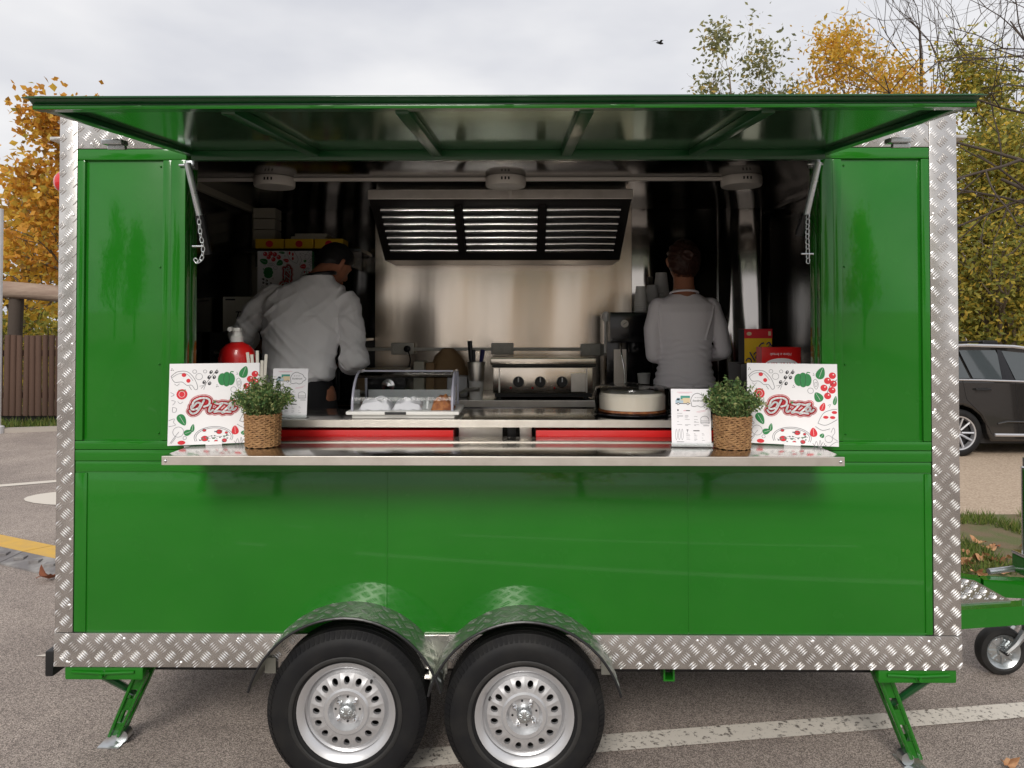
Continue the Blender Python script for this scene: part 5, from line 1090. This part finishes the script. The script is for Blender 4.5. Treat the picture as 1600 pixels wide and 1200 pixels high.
MB().tube([(wx+.001+.07*math.cos(a), wy+.01+.056*math.sin(a), 1.818-.012*math.sin(a)) for a in [2*math.pi*j/28 for j in range(29)]], .006, 6, caps=False).build('neckband', 'knit', wm, smooth=True)
B = MB(); loft(B, [((wx, wy, 1.12), .165, .115, 0), ((wx, wy, 1.30), .162, .113, 0), ((wx, wy, 1.385), .148, .1, 0)])
for e in (-1, 1): cap(B, [(wx+e*.085, wy, 1.22), (wx+e*.085, wy+.01, .93), (wx+e*.085, wy, .53)], [.093, .068, .055])
finish(fuse(B, .009, 4), 'trousers', 'trouser', wm)
B = MB(); hc = Vector((wx+.004, wy+.045, 1.975))
loft(B, [((hc.x, hc.y-.045, hc.z-.065), .04, .03, 0), ((hc.x, hc.y-.035, hc.z-.04), .072, .055, 0), ((hc.x, hc.y-.024, hc.z), .08, .078, 0), ((hc.x, hc.y-.01, hc.z+.05), .081, .09, 0), ((hc.x, hc.y, hc.z+.088), .064, .075, 0), ((hc.x, hc.y, hc.z+.112), .03, .04, 0)])
for k in range(7): cap(B, crom([hc+Vector((.028*math.cos(k*.9), -.098-.008*(k % 2), .028+.028*math.sin(k*.9))), hc+Vector((.022*math.cos(k*.9+1.2), -.112, .028+.022*math.sin(k*.9+1.2))), hc+Vector((.012*math.cos(k*.9+2.2), -.104, .028+.012*math.sin(k*.9+2.2)))], 3), [.011]*7, 8)
finish(fuse(B, .005, 2), 'hair', 'hair_brown', wm, lambda p: .003*math.sin(p.z*160+p.x*90))
g = MB()
for i in range(170):
    a_ = random.uniform(0, 6.283); d0 = Vector((math.cos(a_)*.98, -.25+.3*max(0, math.sin(a_)), math.sin(a_)*.95-.1)).normalized(); d1 = Vector((random.gauss(0, .12), -1, .28+random.gauss(0, .1))).normalized(); pp = []
    for k in range(8):
        q = d0.slerp(d1, k/7) if hasattr(d0, 'slerp') else d0.lerp(d1, k/7).normalized(); e_ = random.uniform(1.0, 1.03); pp.append(hc+Vector((q.x*.084*e_, q.y*.106*e_-.006, q.z*.108*e_+.012)))
    g.tube(pp, .0011, 4)
g.build('hair_strands', 'hair_brown', wm, kind='stuff')
MB().tube([(wx+.002+.056*math.cos(a), wy+.016+.052*math.sin(a), 1.835-.006*math.sin(a)) for a in [2*math.pi*j/28 for j in range(29)]], .0014, 5, caps=False).build('necklace', 'sand', wm)
# man bending over the work top
mn = thing('person', 'person in a loose white jacket bending over the left work top', 'person', (-1.03, .95, FZ))
B = MB(); head(B, (-.925, 1.13, 1.975), Matrix.Rotation(R(-38), 4, 'Z') @ Matrix.Rotation(R(-34), 4, 'X'), 1.0)
cap(B, [(-.985, 1.02, 1.86), (-.955, 1.06, 1.92), (-.925, 1.10, 1.96)], [.07, .06, .057])
ARM_M = [[(-1.205, 1.02, 1.80), (-1.30, 1.0, 1.70), (-1.365, 1.0, 1.615), (-1.36, 1.14, 1.56), (-1.30, 1.30, 1.53)], [(-.835, 1.0, 1.765), (-.785, .96, 1.63), (-.775, .94, 1.50), (-.83, 1.08, 1.44), (-.89, 1.24, 1.44)]]
for e, A in zip((-1, 1), ARM_M): cap(B, A[:3], [.052, .047, .04]); cap(B, A[2:], [.04, .038, .028]); hand(B, A[-1], Vector(A[-1])-Vector(A[-2]), (0, 0, 1), -e)
TM = [((-1.05, .93, 1.34), .168, .13, .05), ((-1.05, .93, 1.42), .172, .132, .05), ((-1.045, .95, 1.52), .178, .135, .08), ((-1.04, .97, 1.62), .195, .138, .1), ((-1.03, .99, 1.72), .212, .135, .12), ((-1.02, 1.005, 1.79), .21, .12, .12), ((-1.005, 1.015, 1.845), .165, .1, .12), ((-.99, 1.025, 1.885), .1, .08, .12), ((-.975, 1.035, 1.905), .062, .055, .1)]
loft(B, [((-1.05, .93, 1.0), .14, .11, 0)]+[(c, a-.022, b-.02, y) for c, a, b, y in TM])
for e in (-1, 1): cap(B, [(-1.05+e*.095, .93, 1.30), (-1.05+e*.1, .94, .94), (-1.05+e*.1, .93, .53)], [.095, .07, .048]); cap(B, [(-1.05+e*.1, .9, FZ+.04), (-1.05+e*.11, 1.08, FZ+.035)], [.04, .034])
finish(fuse(B, .007, 4), 'body', 'skin', mn)
B = MB(); loft(B, [((-1.055, .93, 1.375), .165, .135, .05), ((-1.052, .928, 1.40), .183, .145, .05)]+TM[2:8]+[((-.978, 1.032, 1.912), .075, .066, .1)])
for A in ARM_M: cap(B, A[:3], [.074, .066, .060]); cap(B, [A[2], Vector(A[2]).lerp(Vector(A[3]), .55)], [.064, .058])
def md(p):
    d = .014*mnoise.noise(Vector((p.x*6+p.z*3, p.y*5, p.z*5-p.x*3)))+.004*mnoise.noise(Vector((p.x*15, p.y*9, p.z*10)))
    r1 = mnoise.noise(Vector(((p.x*.75+p.z*.66)*17, p.y*3, (p.z*.75-p.x*.66)*3))); d += .020*(1-min(1, abs(r1)*3))*(.6 if p.z < 1.7 else .25)
    r2 = mnoise.noise(Vector(((p.x*.6-p.z*.8)*15, p.y*3, (p.z*.6+p.x*.8)*3.5+4))); d += .014*(1-min(1, abs(r2)*3))*(1 if p.x < -1.15 or p.x > -.86 else .4)
    d += .018*math.exp(-((p.z-1.47)/.03)**2)*(mnoise.noise(Vector((p.x*6, 1, p.z*5)))+.3)
    return d*.75-.005
finish(fuse(B, .0055, 5), 'jacket', 'jacket', mn, md)
for A in ARM_M:
    a, b = Vector(A[2]), Vector(A[3]); c = a.lerp(b, .45); u = (b-a).normalized(); MB().tube([c-u*.03, c-u*.028, c+u*.028, c+u*.03], [.062, .068, .066, .058], 18).build('rolled_cuff', 'jacket', mn, smooth=50)
MB().tube([(-.975+.078*math.cos(a), 1.035+.068*math.sin(a), 1.912+.012*math.cos(a)) for a in [2*math.pi*j/28 for j in range(29)]], .011, 8, caps=False).build('collar', 'black', mn, smooth=True)
B = MB(); loft(B, [((-1.05, .93, 1.15), .18, .135, 0), ((-1.05, .93, 1.32), .175, .13, 0), ((-1.05, .93, 1.44), .155, .115, 0)])
for e in (-1, 1): cap(B, [(-1.05+e*.095, .93, 1.24), (-1.05+e*.1, .94, .94), (-1.05+e*.1, .93, .54)], [.105, .08, .066])
finish(fuse(B, .009, 4), 'trousers', 'trouser', mn)
B = MB(); HM = Matrix.Translation((-.925, 1.13, 1.975)) @ Matrix.Rotation(R(-38), 4, 'Z') @ Matrix.Rotation(R(-34), 4, 'X'); T_ = MB()
loft(T_, [((0, -.055, -.055), .05, .035, 0), ((0, -.035, -.02), .077, .062, 0), ((0, -.016, .02), .08, .084, 0), ((0, -.004, .06), .078, .09, 0), ((0, .004, .096), .06, .074, 0), ((0, .004, .122), .025, .03, 0)])
B.add(T_.v, T_.f, HM); finish(fuse(B, .005, 2), 'hair', 'hair_black', mn)
